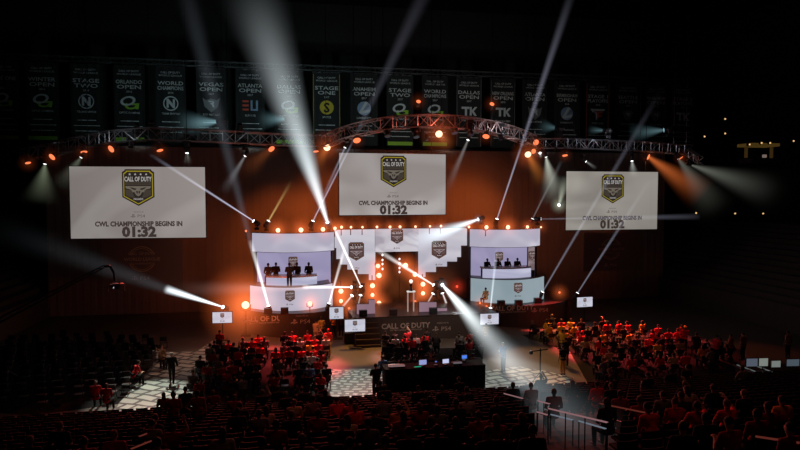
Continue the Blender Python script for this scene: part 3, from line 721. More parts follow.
def moving_head(label, loc, target, lens=WHOT, hang=True, sc=1., group=None, glow_r=0, glow_k=1., gcol=(.8, .9, 1.)):
    """base, yoke and swivelling head; loc is the middle of the lens"""
    loc = V(loc); d = (V(target) - loc).normalized()
    t = thing('moving_head_light', label, 'stage light', loc, group=group)
    mb = MB(); R = .17 * sc
    cyl_dir(mb, (0, 0, 0), d, -.12 * sc, 0, R * .9, R, 14); cyl_dir(mb, (0, 0, 0), d, -.42 * sc, -.12 * sc, R * 1.15, R * .9, 14); mb.ball(-d * .42 * sc, R * 1.15, 14, 8)
    hs = mb.build('head', CAN, t, True); HEAD[t.name] = hs
    mb = MB(); cyl_dir(mb, (0, 0, 0), d, 0, .012, R * .8, R * .8, 14); mb.build('lens', lens, hs)
    s = 1 if hang else -1
    side = d.cross(_Z); side = V((1, 0, 0)) if side.length < .1 else side.normalized()
    m = -d * .3 * sc; w = R * 1.4; mb = MB()
    top = m + _Z * s * .34 * sc
    mb.path([m + side * w, m + side * w + _Z * s * .26 * sc, top, m - side * w + _Z * s * .26 * sc, m - side * w], .04 * sc, 6); mb.build('yoke', CAN, t)
    MB().box(top + _Z * s * .09 * sc, (.34 * sc, .3 * sc, .18 * sc), bev=.02).build('base', CAN, t)
    if glow_r: glow(loc, glow_r, gcol, glow_k, t)
    return t
# orange lamps on the trusses (survey mark, depth, direction)
DN = (0, -.35, -1)
TRUSS_OR = [(28, 163, .4, (.3, -.2, -1), .2, 'orange lamp at the outer tip of the left truss'), (52, 157, 0, (-.5, -.7, -.6), .26, 'orange lamp second along the left truss from its outer tip'),
            (84, 152, 0, (.2, -.2, -1), .24, 'flat-lying orange lamp above the left edge of the left countdown screen'), (111, 149, -.5, (-.6, -.7, -.5), .28, 'round orange lamp above the upper left part of left countdown screen'),
            (160, 150.5, -.9, (.3, -.25, -1), .24, 'flat orange lamp over the middle of left countdown screen'), (271.5, 149, -.6, (.6, -.7, -.8), .27, 'orange lamp under the inner end of the left truss'),
            (316, 151.5, -.2, (.1, -.2, -1), .22, 'flat orange lamp left of the centre countdown screen top corner'), (327, 147.5, -.4, (0, -1, -.3), .28, 'bright round orange lamp by the left foot of arched truss'),
            (357, 140.5, -3, (.1, -.6, -.8), .3, 'orange lamp first along the arched truss, over left edge of centre screen'), (439, 134, -6, (-.1, -.9, -.5), .27, 'brightest orange lamp under the crown of the arched truss'),
            (486, 136.5, -5, (-.3, -.5, -.9), .27, 'orange lamp under the right half of the arched truss'), (536, 142.5, -.8, (.2, -.9, -.4), .27, 'highest orange lamp of the three at the right foot of the arched truss'),
            (528, 154.5, -.6, (-.1, -.9, -.5), .28, 'lowest and brightest orange lamp at the right foot of the arched truss'), (533.5, 151.3, -.3, (.1, -.9, -.4), .22, 'middle orange lamp of the three at the right foot of the arched truss'),
            (565, 155.5, .7, (0, -.3, -1), .24, 'flat orange lamp at the left end of the right truss'), (648.5, 157, .7, (.9, -.9, -.5), .26, 'orange lamp throwing a rusty beam to the right under the right truss'),
            (681, 158, .6, (.5, -.4, -.8), .2, 'small orange lamp near the far end of the right truss'), (418.5, 101.5, -5.5, (0, -.6, .5), .17, 'small orange lamp standing up on the crown of the arched truss'), (492, 104, -5, (0, -.6, .5), .18, 'small orange lamp standing up on the arched truss, right of its crown')]
TRL = []
for px, py, v, d, r, lab in TRUSS_OR:
    big = lab.startswith(('bright', 'lowest'))
    TRL.append(par(lab, av(px, py, v), d, ORHOT if big else ORANGE, r, .8 if not big else 1.6, .16 if not big else .7, up=py > 110))
# beams of some of those
beam(av(648.5, 157, .7), av(704, 196, -1.5), .22, 1.9, (1., .22, .05), .55, 1.1, TRL[15])
beam(av(528, 154.5, -.6), av(545, 186, -1), .22, 1.3, (1., .30, .05), .40, 1.2, TRL[12])
beam(av(327, 147.5, -.4), av(313, 172, -1), .22, 1.2, (1., .25, .05), .32, 1.2, TRL[7])
beam(av(271.5, 149, -.6), av(240, 175, -1), .22, 1.6, (1., .25, .06), .12, 1.2, TRL[5])
beam(av(439, 134, -6), av(452, 150, -6.5), .2, 1.0, (1., .3, .08), .35, 1.5, TRL[9])
# white pinspots on the trusses
PIN = [(45, 164, .3, (40, 205), 1.7, .14, (.72, .85, .55), 'white pin lamp throwing a green-white cone under the left truss tip'), (81, 157.5, 0, (58, 190), 1.2, .09, (.7, .8, .6), 'white pin lamp beside the top left corner of left countdown screen'),
       (187, 153, -.9, (188, 165), .5, .12, (.9, .9, .8), 'white pin lamp over the right part of left countdown screen'), (245, 156, -.5, (222, 195), .7, .12, (.9, .92, 1.), 'white pin lamp between the left and centre countdown screens'),
       (345, 147.5, -1.5, (312, 222), .25, .18, (.75, .8, 1.), 'white pin lamp by the left end of the arched truss'), (468, 140, -5.5, (445, 195), .55, .13, (.9, .85, .85), 'lamp under the arched truss with a faint grey beam to the lower left'),
       (546, 157, .3, (556, 205), 1.7, .42, (.85, .9, .75), 'white lamp with a wide pale cone left of the right countdown screen'), (632, 161, .6, (634, 178), .7, .3, (.85, .9, .85), 'white pin lamp over the right countdown screen'),
       (678, 158.5, .6, (720, 215), 2.6, .07, (.9, .9, .75), 'white lamp with a broad dim cone at the right truss end'), (691, 165, .2, (780, 195), 2.5, .08, (.85, .9, .75), 'lowest white lamp at the drooping end of the right truss'),
       (540, 153, .3, (541, 158), .2, .3, (.9, 1, .95), 'tiny white lamp beside the orange trio at the right foot of the arch'), (586, 161.5, .6, (597, 169), .3, .18, (.8, .8, .8), 'small white lamp above the top left corner of right countdown screen')]
for px, py, v, (qx, qy), r1, k, c, lab in PIN:
    p = av(px, py, v); q = av(qx, qy, v - .5)
    t = moving_head(lab, p, q, WHOT, True, .8)
    beam(p, q, .1, r1, c, k * 1.6, 1.4, t)
# dark moving heads hung under / standing on the trusses
for px, py, v, hang, sc, lab in [(388, 136, -5, True, 1.5, 'unlit black moving light, leftmost of the big ones under the arched truss'), (416.5, 137, -5.8, True, 1.5, 'unlit black moving light left of the brightest orange lamp under the arch'),
        (455, 133, -6, True, 1.5, 'unlit black moving light under the crown of the arched truss, right of bright orange lamp'), (471, 135, -5.8, True, 1.4, 'unlit black moving light with the faint grey beam close under the arched truss'),
        (502, 139, -4, True, 1.5, 'unlit black moving light right of the orange lamp under the arched truss'), (187, 147, -.9, True, 1.2, 'unlit black moving light hanging over the left countdown screen'),
        (245, 149, -.5, True, 1.3, 'unlit black moving light hanging by the inner end of left truss'), (131, 147, -.8, True, 1.3, 'unlit black moving light hanging over the badge of left countdown screen'),
        (151.5, 121, -.8, False, 1.5, 'tall black moving light standing up on the left truss'), (137, 124, -.8, False, 1.2, 'smaller black moving light standing on the left truss beside the tall one'),
        (240, 124, -.8, False, 1.3, 'black moving light standing on the left truss nearest its inner end'), (347, 142, -2, True, 1.1, 'unlit black moving light at the left end of the arched truss'),
        (427, 140, -5.8, True, .7, 'little black lamp behind the brightest orange lamp'), (632, 154, .8, True, 1.1, 'unlit black moving light under the middle of the right truss'), (556, 150, .8, True, 1.0, 'unlit black moving light by the left end of the right truss'), (520, 142, -1.5, True, 1.4, 'big black moving light at the right foot of the arched truss')]:
    p = av(px, py, v); moving_head(lab, p, p + V((.1, -.5, -1 if hang else 1)), GLASSY, hang, sc)
# cyan lamps on top of the trusses, shining along the banners
for px, py, v, (qx, qy), r1, k, lab in [(217.5, 121.5, -.6, (178, 125), 1.6, .36, 'black moving light on the left truss throwing a teal cone to the left'), (286, 119, -.4, (258, 120), 1.2, .26, 'moving light on the left truss with a soft blue cone, behind the big beam'),
        (556, 128, .8, (538, 126), 1.1, .12, 'moving light on the right truss with a dim grey-green cone'), (664, 130, .8, (628, 134), 1.3, .20, 'moving light on the right truss throwing a pale blue cone to the left'), (604, 130.5, .8, (588, 130), .6, .14, 'small moving light on the right truss with a dim grey cone')]:
    p = av(px, py, v); q = av(qx, qy, v + 1.5)
    t = moving_head(lab, p, q, CYL, False, 1.3); beam(p, q, .15, r1, (.45, .85, .95), k, 1.3, t)
# bulbs along the tops of the light walls
TOPS = [(246, 231, -.4, .13, 0), (278, 230.3, -1.7, .24, 1), (301, 230, -1.7, .26, 1), (323, 229.3, -1.2, .24, 1), (335, 228.3, .6, .19, 1), (341.5, 227.2, .6, .17, .7), (351, 227.2, .6, .14, .5), (362.5, 227.2, .6, .13, .5),
        (377, 227, .6, .15, .6), (390, 227, .6, .16, .7), (400, 226.8, .6, .16, .7), (415.5, 226.7, .6, .14, .5), (430, 226.3, .6, .13, .5), (441, 226, .6, .14, .5), (469, 227, -.3, .15, .8), (486.5, 227.2, -1.5, .23, 1), (508, 227.2, -1.8, .25, 1), (527.5, 227, -1.2, .18, .7), (541, 227.2, -.4, .11, .3)]
for i, (px, py, v, r, k) in enumerate(TOPS):
    where = ('on the left booth header' if px < 330 else 'on the light wall over the opening' if px < 465 else 'on the right booth header')
    grp = [j for j, q in enumerate(TOPS) if (q[0] < 330) == (px < 330) and (q[0] < 465) == (px < 465)]
    par(f'glowing orange lamp {where}, {nth(grp.index(i))} from left', av(px, py, v), (.05, -1, -.05), ORHOT if k > .25 else ORANGE, r * .72, (.65 + r * 1.4) * (1.2 if k >= 1 else 1), 1.5 * k, up=False)
# lamps in and around the opening
OPEN = [(378, 266, .1, .25, 'orange lamp on the left edge of the stage opening, topmost'), (379, 275.5, .1, .3, 'orange lamp on the left edge of the stage opening, second from top'), (372.5, 285.7, -.3, .28, 'orange lamp on the left edge of stage opening, third from top'), (372.5, 295, -.3, .22, 'orange lamp on the left edge of stage opening, fourth from top'), (379, 303, .1, .26, 'orange lamp on the left edge of the stage opening, lowest'),
        (405.5, 265.5, .1, .3, 'orange lamp on the right side of the stage opening, topmost'), (415, 274.5, .1, .26, 'orange lamp on the right side of the stage opening, below topmost'), (423, 284.2, -.3, .28, 'orange lamp right of the stage opening, upper of two at the wall edge'), (423, 293.3, -.3, .24, 'orange lamp right of the stage opening, lower of two at the wall edge'), (415, 302, .1, .2, 'dim orange lamp behind the trophy stand'),
        (341, 291.2, -1., .28, 'orange lamp under the horizontal beam, right of the left booth, upper'), (341, 301, -1., .22, 'orange lamp right of the left booth, lower of the pair'), (310, 303.5, -2.6, .26, 'orange lamp on the floor of the stage before left booth panel'),
        (349, 308.5, -2.2, .14, 'small orange floor lamp left of the opening, upper'), (350, 312.5, -2.6, .14, 'small orange floor lamp left of the opening, lower'), (372, 315, -2.5, .15, 'small orange floor lamp at the foot of the left stepped wall'), (401, 314.5, -2.5, .14, 'small orange floor lamp in the middle of the opening'), (443.5, 312.5, -1.5, .16, 'small orange floor lamp at the foot of the right stepped wall'),
        (480, 303, -2.5, .12, 'small orange lamp at the left foot of right booth panel'), (486.5, 306.5, -3, .12, 'small orange lamp beside the yellow-shirted person by right booth'), (559.5, 292.5, -1.5, .13, 'lone small orange lamp right of the right booth'), (457, 286.5, .3, .14, 'small red lamp on the dark wall left of the right booth')]
for px, py, v, r, lab in OPEN:
    p = av(px, py, v); big = r > .2
    lens = ORHOT if big else (emi('red_lens', (1., .08, .04), 1.5) if 'red lamp' in lab else ORANGE)
    par(lab, p, (.03, -1, .02), lens, r * .72, .6 + r * 2.6, 2.0 if big else .8, up=py < 300, gcol=(1., .05, .02) if 'red lamp' in lab else OG)
# warm haze hanging in the opening, seen between the walls
HZ = (1., .24, .07)
for (px, py, v, r, k, lab) in ((396, 285, 2.6, 3.4, .16, 'warm brownish haze hanging inside the stage opening'), (350, 290, -.2, 2.6, .55, 'glowing orange haze around the lamp tower left of the stage opening'), (436, 287, .2, 2.4, .22, 'dim red haze around the lamp tower right of the stage opening')):
    o = glow(av(px, py, v), r, HZ, k, None, 'stage_haze', 2.2); tag(o, lab, 'haze', kind='stuff')
# big orange lamp left of the stage, on its own stand
def lamp_stand(label, foot, h):
    t = thing('lamp_stand', label, 'stand', foot)
    MB().box((0, 0, .06), (.7, .7, .12), bev=.02).build('base', STEEL, t); MB().tube((0, 0, .1), (0, 0, h), .045).build('pole', STEEL, t)
    return t
pb = av(245.5, 305, -2.2)
par('big glaring orange lamp left of the stage, beside the leftmost monitor', pb, (-.05, -1, 0), ORHOT, .30, 3.5, 3.0, up=False)
lamp_stand('black stand under the big glaring orange lamp left of the stage', (pb.x, pb.y + .2, 0), pb.z - .75)
# ------------------------------------------------------------------ moving heads that throw the white beams
BW_ = (.80, .90, 1.); VI = (.72, .74, .96); WA = (1., .93, .9)
def bm_(label, p, q, r0, r1, col, k, fall, hang=False, sc=1., glow_r=.0, stand=None, sharp=3.):
    t = moving_head(label, p, q, WHOT, hang, sc, glow_r=glow_r, glow_k=.5)
    beam(p, q, r0, r1, col, k, fall, t, sharp=sharp)
    return t
bm_('moving light throwing the widest pale beam up left from between booth and light wall', av(327.5, 222.5, .3), av(244, -30, -13), .16, 2.35, (.82, .93, .97), 1.25, 1.5, glow_r=.5)
bm_('moving light throwing a thin violet beam up past the centre countdown screen', av(313, 221, -.4), av(352, 143, -2.2), .07, .12, VI, .6, .55, sharp=2.)
_b = beam(av(352, 143, -2.2), av(428, -14, -9), .16, .8, VI, .045, .35)
tag(_b, 'faint violet light beam fading upward above the arched truss beside the centre screen', 'light beam', kind='stuff')
bm_('moving light throwing a thin blue-white beam up right from the right booth header', av(497, 219, -.4), av(521, 147, -2.5), .06, .13, VI, .6, .35, sharp=2.)
_b = beam(av(521, 147, -2.5), av(574, -14, -8), .17, .5, VI, .20, .9)
tag(_b, 'blue-white light beam rising to the ceiling above the right foot of the arched truss', 'light beam', kind='stuff')
bm_('moving light at the left booth header throwing a thin beam up left over the screen', av(253.5, 221, -.6), av(148, 153, -3.5), .06, .20, VI, 1.0, 1.2, sharp=2.)
bm_('moving light at the left booth header throwing a short yellow beam', av(268.5, 221, -.6), av(292, 180, -1.4), .09, .2, (1., .78, .28), .55, 1.3, sharp=2.)
bm_('moving light beside the leftmost monitor throwing a bright beam up left', av(223, 307, -2.4), av(166, 289, -6.5), .07, .36, (.85, .95, 1.), 1.7, .2, sharp=2.5)
_b = beam(av(169, 290, -6.3), av(-20, 222, -14), .42, 1.3, (.72, .84, .95), .035, 1.3)
tag(_b, 'faint grey haze trail running on left from the bright beam of the leftmost monitor', 'light beam', kind='stuff')
bm_('moving light on the stage edge before the left booth throwing a tall thin beam', av(268.5, 306, -2.7), av(250, 240, -3.6), .10, .26, (1., .96, .93), 1.6, .7, sharp=2.)
_b = beam(av(252, 248, -3.6), av(183, -20, -8), .26, .95, (.62, .72, .85), .06, .6)
tag(_b, 'faint tall grey beam rising left of the left booth up past the banners', 'light beam', kind='stuff')
bm_('moving light at the right corner of left booth throwing a short white beam upward', av(329, 303.5, -2.4), av(347, 240, -2.9), .08, .22, WA, 1.4, 1.0, sharp=2.)
bm_('moving light on the left lamp tower throwing a bright beam up left over the badge', av(361, 286.5, -.6), av(335, 230, -1.8), .06, .17, WA, 1.7, .4, hang=True, sharp=2.2)
bm_('moving light on the left lamp tower throwing a level white beam left', av(351.5, 287.2, -.8), av(302, 287, -2.9), .06, .22, (1., .97, .95), 2.0, .5, hang=True, sharp=2.4)
_b = beam(av(308, 287, -2.7), av(170, 290, -6), .3, .9, (1., .55, .45), .30, 1.2)
tag(_b, 'soft pink haze trail of the level beam across the left booth panel', 'light beam', kind='stuff')
bm_('moving light on the right lamp tower throwing a beam up left across the opening', av(433.5, 285, -.6), av(374, 248, -1.8), .08, .3, WA, 1.6, .8, hang=True, sharp=2.2)
bm_('moving light on the right lamp tower throwing the broad white beam down to the audience', av(442.3, 284.8, -.6), ad(538, 395, 29), .09, 1.5, (.85, .93, .95), 1.15, 1.7, hang=True, glow_r=.6)
bm_('moving light above the light wall throwing a broad cyan-white fan to the lower left', av(478.3, 219.3, -.5), av(409, 244, -1.6), .10, 1.35, (.72, .92, 1.), 1.7, 1.2, glow_r=.5)
bm_('lower moving light of the right lamp tower with a thin beam down left', av(433, 293.5, -.6), av(419, 318, -1.5), .07, .14, WA, .7, .9, sharp=2.)
bm_('lower moving light of the right lamp tower with a thin beam down right', av(442.5, 293, -.6), av(451, 316, -1.5), .07, .2, WA, 1.1, .6, sharp=2.)
bm_('lower moving light of the left lamp tower with a thin beam down left', av(352, 295.5, -.8), av(341, 309, -1.8), .07, .14, WA, .9, .7, sharp=2.)
bm_('lower moving light of the left lamp tower with a thin beam straight down', av(360.5, 295, -.6), av(356, 315, -1.5), .07, .12, WA, .5, .6, sharp=2.)
bm_('moving light by the yellow-shirted person throwing a thin white beam straight up', av(490.5, 308, -3.4), av(497, 246, -3.9), .07, .2, (.85, .95, 1.), .75, 1.0, sharp=2.)
bm_('moving light at the right corner of the right booth throwing a thin beam up right', av(542.5, 292, -1.2), av(660, 92, -6), .08, .34, VI, .24, 1.3, sharp=2.)
bm_('moving light over the rightmost monitor throwing a thin beam up right', av(577.5, 293, -1.5), av(650, 180, -4), .07, .26, VI, .26, 1.1, sharp=2.)
bm_('moving light at the right header end throwing a level dim beam right', av(541, 219, -.4), av(700, 216.5, -5), .07, .34, VI, .13, .5, sharp=2.)
bm_('small moving light above the right header with a faint beam up right', av(532.5, 218.8, -.4), av(562, 160, -1.5), .07, .25, (.75, .75, .8), .16, .7, sharp=2.)
_b = moving_head('white lamp flaring beside the left edge of the right countdown screen', av(559, 205, .5), av(550, 215, -1), WHOT, True, 1., glow_r=.9, glow_k=.7, gcol=(.9, 1., .75))
beam(av(559, 205, .5), av(566, 176, 0), .12, .8, (.85, .95, .75), .45, 1., _b)
_b = beam(ad(500, 352, 36), ad(603, 458, 15.5), .9, 1.5, (.7, .82, .88), .085, .6)
tag(_b, 'faint bluish mist where the broad beam spreads on over the bowl railings', 'light beam', kind='stuff')
# towers that carry the inner moving heads
def tower(label, px, v, y0, y1):
    b = av(px, y0, v); top = av(px, y1, v).z
    t = thing('lamp_tower', label, 'tower', (b.x, v, ZS)); w = .22
    for dx in (-w, w):
        for dy in (-w, w): MB(t.location).tube((b.x + dx, v + dy, ZS), (b.x + dx, v + dy, top), .035, n=6).build('chord', STEEL, t)
    mb = MB(t.location); n = int((top - ZS) / .45)
    for i in range(n):
        z0 = ZS + i * .45; z1 = z0 + .45; s = 1 if i % 2 else -1
        mb.tube((b.x - w * s, v - w, z0), (b.x + w * s, v - w, z1), .022, n=5); mb.tube((b.x - w * s, v + w, z0), (b.x + w * s, v + w, z1), .022, n=5)
    mb.build('lacing', STEEL, t)
    MB(t.location).box((b.x, v, ZS + .04), (.7, .7, .08)).build('base_plate', STEEL, t)
tower('dark lamp tower carrying four moving lights left of the stage opening', 356.5, -.25, 315, 280)
tower('dark lamp tower carrying four moving lights right of the stage opening', 438, -.25, 315, 280)

# ------------------------------------------------------------------ monitors at the stage edge
MONP = led('monitor_picture', (.50, .50, .60), (.58, .58, .68), 1., .5, 3.)
def monitor(label, px, py, v, w, h, rz=0, occl=False):
    c = av(px, py, v)
    t = thing('stage_monitor', label, 'monitor', (c.x, v, 0), rz)
    z = c.z
    MB().box((0, .05, z), (w + .08, .1, h + .08), bev=.015).build('bezel', BLACK, t)
    mb = MB(); mb.quad([(-w / 2, -.008, z - h / 2), (w / 2, -.008, z - h / 2), (w / 2, -.008, z + h / 2), (-w / 2, -.008, z + h / 2)]); pic = mb.build('picture', MONP, t)
    mb = MB(); emblem(mb, 0, z + h * .18, -.012, h * .42, .006); mb.build('badge', EMB, pic)
    mb = MB(); mb.text('01:32', (0, z - h * .33), h * .13, -.02, .02); ps_mark(mb, 0, z - h * .14, -.015, h * .07, .006); mb.build('caption', INK2, pic)
    MB().tube((0, .08, .05), (0, .08, z - h / 2), .04).build('pole', STEEL, t); MB().box((0, .08, .03), (.8, .55, .06), bev=.015).build('base', STEEL, t)
    return t
monitor('white stage monitor on a stand left of the stage, leftmost of all', 222.3, 317.5, -3.2, 1.36, .78, math.radians(-4))
monitor('white stage monitor on a stand left of the steps at the stage centre', 355, 325.5, -7.2, 1.38, .82)
monitor('smaller bright monitor partly hidden by people left of the stage steps', 336.5, 313, -4.3, 1.0, .85)
monitor('white stage monitor on a stand right of the thrust, lit by the broad beam', 489.5, 319, -6.3, 1.38, .78)
monitor('white stage monitor on a stand right of the right booth, rightmost of all', 584.8, 302, -1.6, 1.42, .80, math.radians(4))
# monitor wedge / black case under the centre-left monitor
c = az(355, 343.5)
t = thing('equipment_case', 'black equipment case on the floor under the centre-left stage monitor', 'case', (c.x, c.y + .2, 0))
MB().box((0, 0, .38), (1.5, .6, .7), bev=.03).build('body', BLACK, t); MB().box((0, 0, .75), (1.52, .62, .06), bev=.02).build('lid', BLACK, t)
for x in (-.6, .6):
    for y in (-.2, .2): MB().tube((x - .03, y, .035), (x + .03, y, .035), .035, n=10).build('caster', BLACK, t)
# stage-edge foldback wedges (dark blocks in front of the panels)
for px, py, v, lab in [(284.5, 306, -3., 'middle of the left booth panel'), (518.5, 297, -3., 'middle of the right booth panel'), (501, 299.5, -2.9, 'left part of the right booth panel'), (537.5, 298.5, -2.3, 'right end of the right booth panel'), (268, 308, -3., 'left part of the left booth panel'), (393, 316.5, -5., 'middle of the thrust'), (363, 316, -5., 'left corner of the thrust'), (433, 315.5, -5., 'right corner of the thrust')]:
    p = av(px, py, v)
    t = thing('floor_speaker', f'black wedge speaker on the stage edge before {lab}', 'speaker', (p.x, v, ZS))
    MB().prism([(-.28, 0), (.28, 0), (.28, .42), (-.28, .42)], -.2, .15).build('cabinet', BLACK, t); MB().box((0, -.21, .22), (.48, .03, .34)).build('grille', STEEL, t)

# ------------------------------------------------------------------ camera crane at the left
vC = -11.
piv = av(-4, 322, vC); tip = av(104, 266.5, vC); 
t = thing('camera_crane', 'black camera crane reaching in from the left with a camera hanging at its tip', 'camera crane', (piv.x, vC, 0))
o = t.location
elbow = av(72, 277, vC)
MB(o).tube((piv.x, vC, .9), piv, .09).build('post', BLACK, t)
mb = MB(o)
for dz in (.14, -.14): mb.tube(piv + _Z * dz, tip + _Z * dz * .5, .05, .035)
for i in range(12):
    a = piv.lerp(tip, i / 12); b = piv.lerp(tip, (i + 1) / 12); s = 1 if i % 2 else -1
    mb.tube(a + _Z * .14 * s * (1 - .5 * i / 12), b - _Z * .14 * s * (1 - .5 * i / 12), .022, n=5)
mb.build('boom', STEEL, t)
hd = av(114, 273, vC)
MB(o).path([tip, av(110, 266, vC), hd, av(115, 281, vC)], .07).build('drop_arm', BLACK, t)
c = av(116, 286, vC)
mb = MB(o); mb.box(c, (.3, .6, .32), .4, bev=.03); mb.box(c + V((-.15, -.3, .05)), (.16, .24, .2), .4); mb.tube(c + V((.1, .3, 0)), c + V((.22, .58, 0)), .09, .12)
cm = mb.build('camera_body', BLACK, t)
MB(o).tube(c + V((-.45, 0, .1)), c + V((.45, 0, .1)), .035).tube(c + V((-.45, 0, .1)), c + V((-.45, 0, -.3)), .03).tube(c + V((.45, 0, .1)), c + V((.45, 0, -.3)), .03).build('remote_head', STEEL, t)
MB(o).ball(av(113.5, 287.5, vC - .3), .05, 8, 6).build('tally_lamp', emi('tally', (.8, .85, 1.), .8), t)
mb = MB(o)
for k in range(3):
    a = 2 * PI * k / 3 + .4; mb.tube((piv.x, vC, .9), (piv.x + 1. * math.cos(a), vC + 1. * math.sin(a), .05), .05)
mb.build('tripod', BLACK, t)
MB(o).box(piv + (piv - tip).normalized() * .8, (.5, .4, .5), bev=.04).build('counterweight', BLACK, t)
MB(o).path([piv, piv + (piv - tip).normalized() * .8], .06).build('tail', BLACK, t)

# ------------------------------------------------------------------ production desk in the middle
p0 = fl(385, 393); p1 = fl(486, 388)
xm = (p0.x + p1.x) / 2; ym = (p0.y + p1.y) / 2; W = p1.x - p0.x
t = thing('production_desk', 'long production desk wrapped in black cloth in front of the bowl', 'desk', (xm, ym, 0))
n = 60; fr = [(-W / 2 + W * i / n, .04 * math.sin(i * 1.7)) for i in range(n + 1)]
MB().plan(fr + [(W / 2, .12), (-W / 2, .12)], .02, 1.25).build('skirt', MATTE, t)
MB().box((0, .6, 1.2), (W, 1.2, .06), bev=.01).build('tabletop', MATTE, t)
for x in (-W / 2 + .06, W / 2 - .06): MB().box((x, .6, .6), (.06, 1.1, 1.15)).build('side_panel', MATTE, t)
DESKTOP = []
for px, py, w, c, lab in [(425.5, 366.5, .42, (.28, .32, .62), 'dim blue screen beside the green-lit keyboard'), (450.5, 367, .36, (.55, .58, .85), 'bright white-blue laptop screen in the middle'), (464, 357.5, .3, (.08, .22, .8), 'small bright blue screen at the back'), (462, 366, .5, (.16, .14, .16), 'grey mixing console strip'), (398, 366.5, .9, (.25, .16, .17), 'long dim grey console'), (444, 371.5, .1, (.1, .16, .6), 'tiny blue display')]:
    d = 1.2 if py > 360 else 2.0
    p = az(px, py, 1.42); p.y = min(max(p.y, ym + .3), ym + .95)
    if 'console' in lab:
        t = thing('mixing_console', f'{lab} on the production desk', 'mixing console', (p.x, p.y, 1.23))
        MB().box((0, .1, .06), (w, .4, .12), rx=.15, bev=.015).build('body', BLACK, t); MB().box((0, -.06, .14), (w * .95, .12, .02), rx=.5).build('meter_bridge', emi('meters_' + lab[:4], c, .7), t)
    else:
        t = thing('desk_monitor', f'{lab} on the production desk', 'monitor', (p.x, p.y, 1.23), math.radians(8))
        MB().box((0, .03, .24), (w + .04, .05, w * .62 + .04), bev=.01).build('bezel', BLACK, t)
        mb = MB(); mb.quad([(-w / 2, 0, .24 - w * .31), (w / 2, 0, .24 - w * .31), (w / 2, 0, .24 + w * .31), (-w / 2, 0, .24 + w * .31)]); mb.build('picture', emi('screen_' + lab[:9], c, 1.), t)
        MB().box((0, .06, .03), (.2, .16, .06)).build('foot', BLACK, t)
p = az(421.5, 371, 1.3); p.y = ym + .2
t = thing('lit_keyboard', 'green-lit keyboard on the production desk', 'keyboard', (p.x, p.y, 1.23), .15); MB().box((0, 0, .02), (.42, .16, .04), bev=.01).build('body', BLACK, t); MB().box((0, 0, .045), (.38, .13, .015)).build('keys', emi('green_keys', (.02, .45, .22), .7), t)
# right-hand desk with screens
for px, py, w, h, c, lab in [(752, 362.5, .62, .42, (.075, .09, .12), 'dim blue-grey screen, leftmost'), (763.5, 362.2, .5, .42, (.19, .21, .19), 'pale grey-green screen, second from left'), (776, 364, .5, .34, (.16, .18, .17), 'pale grey screen, third from left'), (793, 362.7, .7, .36, (.06, .08, .10), 'dim screen, rightmost')]:
    d = 33; p = az(px, py, 1.45)
    t = thing('desk_monitor', f'{lab} on the far right floor desk', 'monitor', (p.x, p.y, 1.05), math.radians(-6))
    MB().box((0, .03, .4), (w + .05, .06, h + .05), bev=.01).build('bezel', BLACK, t)
    mb = MB(); mb.quad([(-w / 2, -.004, .4 - h / 2), (w / 2, -.004, .4 - h / 2), (w / 2, -.004, .4 + h / 2), (-w / 2, -.004, .4 + h / 2)]); mb.build('picture', emi('dim_' + lab[:12], c, 1.), t)
    MB().tube((0, .05, 0), (0, .05, .3), .03).box((0, .05, .01), (.24, .18, .02)).build('foot', BLACK, t)
p = az(772, 370, 1.0)
t = thing('control_desk', 'dark control desk with a row of screens at the far right of the floor', 'desk', (p.x, p.y, 0), math.radians(-4))
MB().box((0, .2, 1.02), (3.2, 1.5, .06), bev=.01).build('tabletop', BLACK, t); MB().box((0, -.5, .5), (3.1, .05, 1.0)).build('front_panel', MATTE, t)
for x in (-1.5, 1.5): MB().box((x, .2, .5), (.06, 1.3, 1.)).build('leg_panel', BLACK, t)
# two pale rails in front of that desk, their glint put in as glow
for (x0, y0), (x1, y1), lab in [((737, 365), (755, 371.5), 'left'), ((757, 366.5), (772, 372), 'right')]:
    p = az(x0, y0, 1.05); q = az(x1, y1, 1.05); m_ = (p + q) / 2
    t = thing('handrail', f'pale metal rail sloping before the far right screens, {lab} one of two', 'railing', (m_.x, m_.y, 0))
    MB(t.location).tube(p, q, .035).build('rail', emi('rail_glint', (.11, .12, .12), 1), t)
    for w in (p, q): MB(t.location).tube((w.x, w.y, 0), w, .025).build('post', STEEL, t)

# tall tripod mast in the right aisle
p = fl(540, 383)
t = thing('light_stand', 'tall black tripod stand with a crossbar in the right aisle', 'stand', p); s = 18.5
MB().tube((0, 0, .45), (0, 0, 1.95), .035).build('pole', BLACK, t); MB().tube((-.6, 0, 1.78), (.45, 0, 1.88), .035).build('crossbar', BLACK, t)
MB().box((-.55, 0, 1.74), (.16, .2, .2), bev=.02).build('bracket_box', BLACK, t)
for k in range(3):
    a = 2 * PI * k / 3 + .5; MB().tube((0, 0, .6), (.42 * math.cos(a), .42 * math.sin(a), .02), .025).build('leg', BLACK, t)
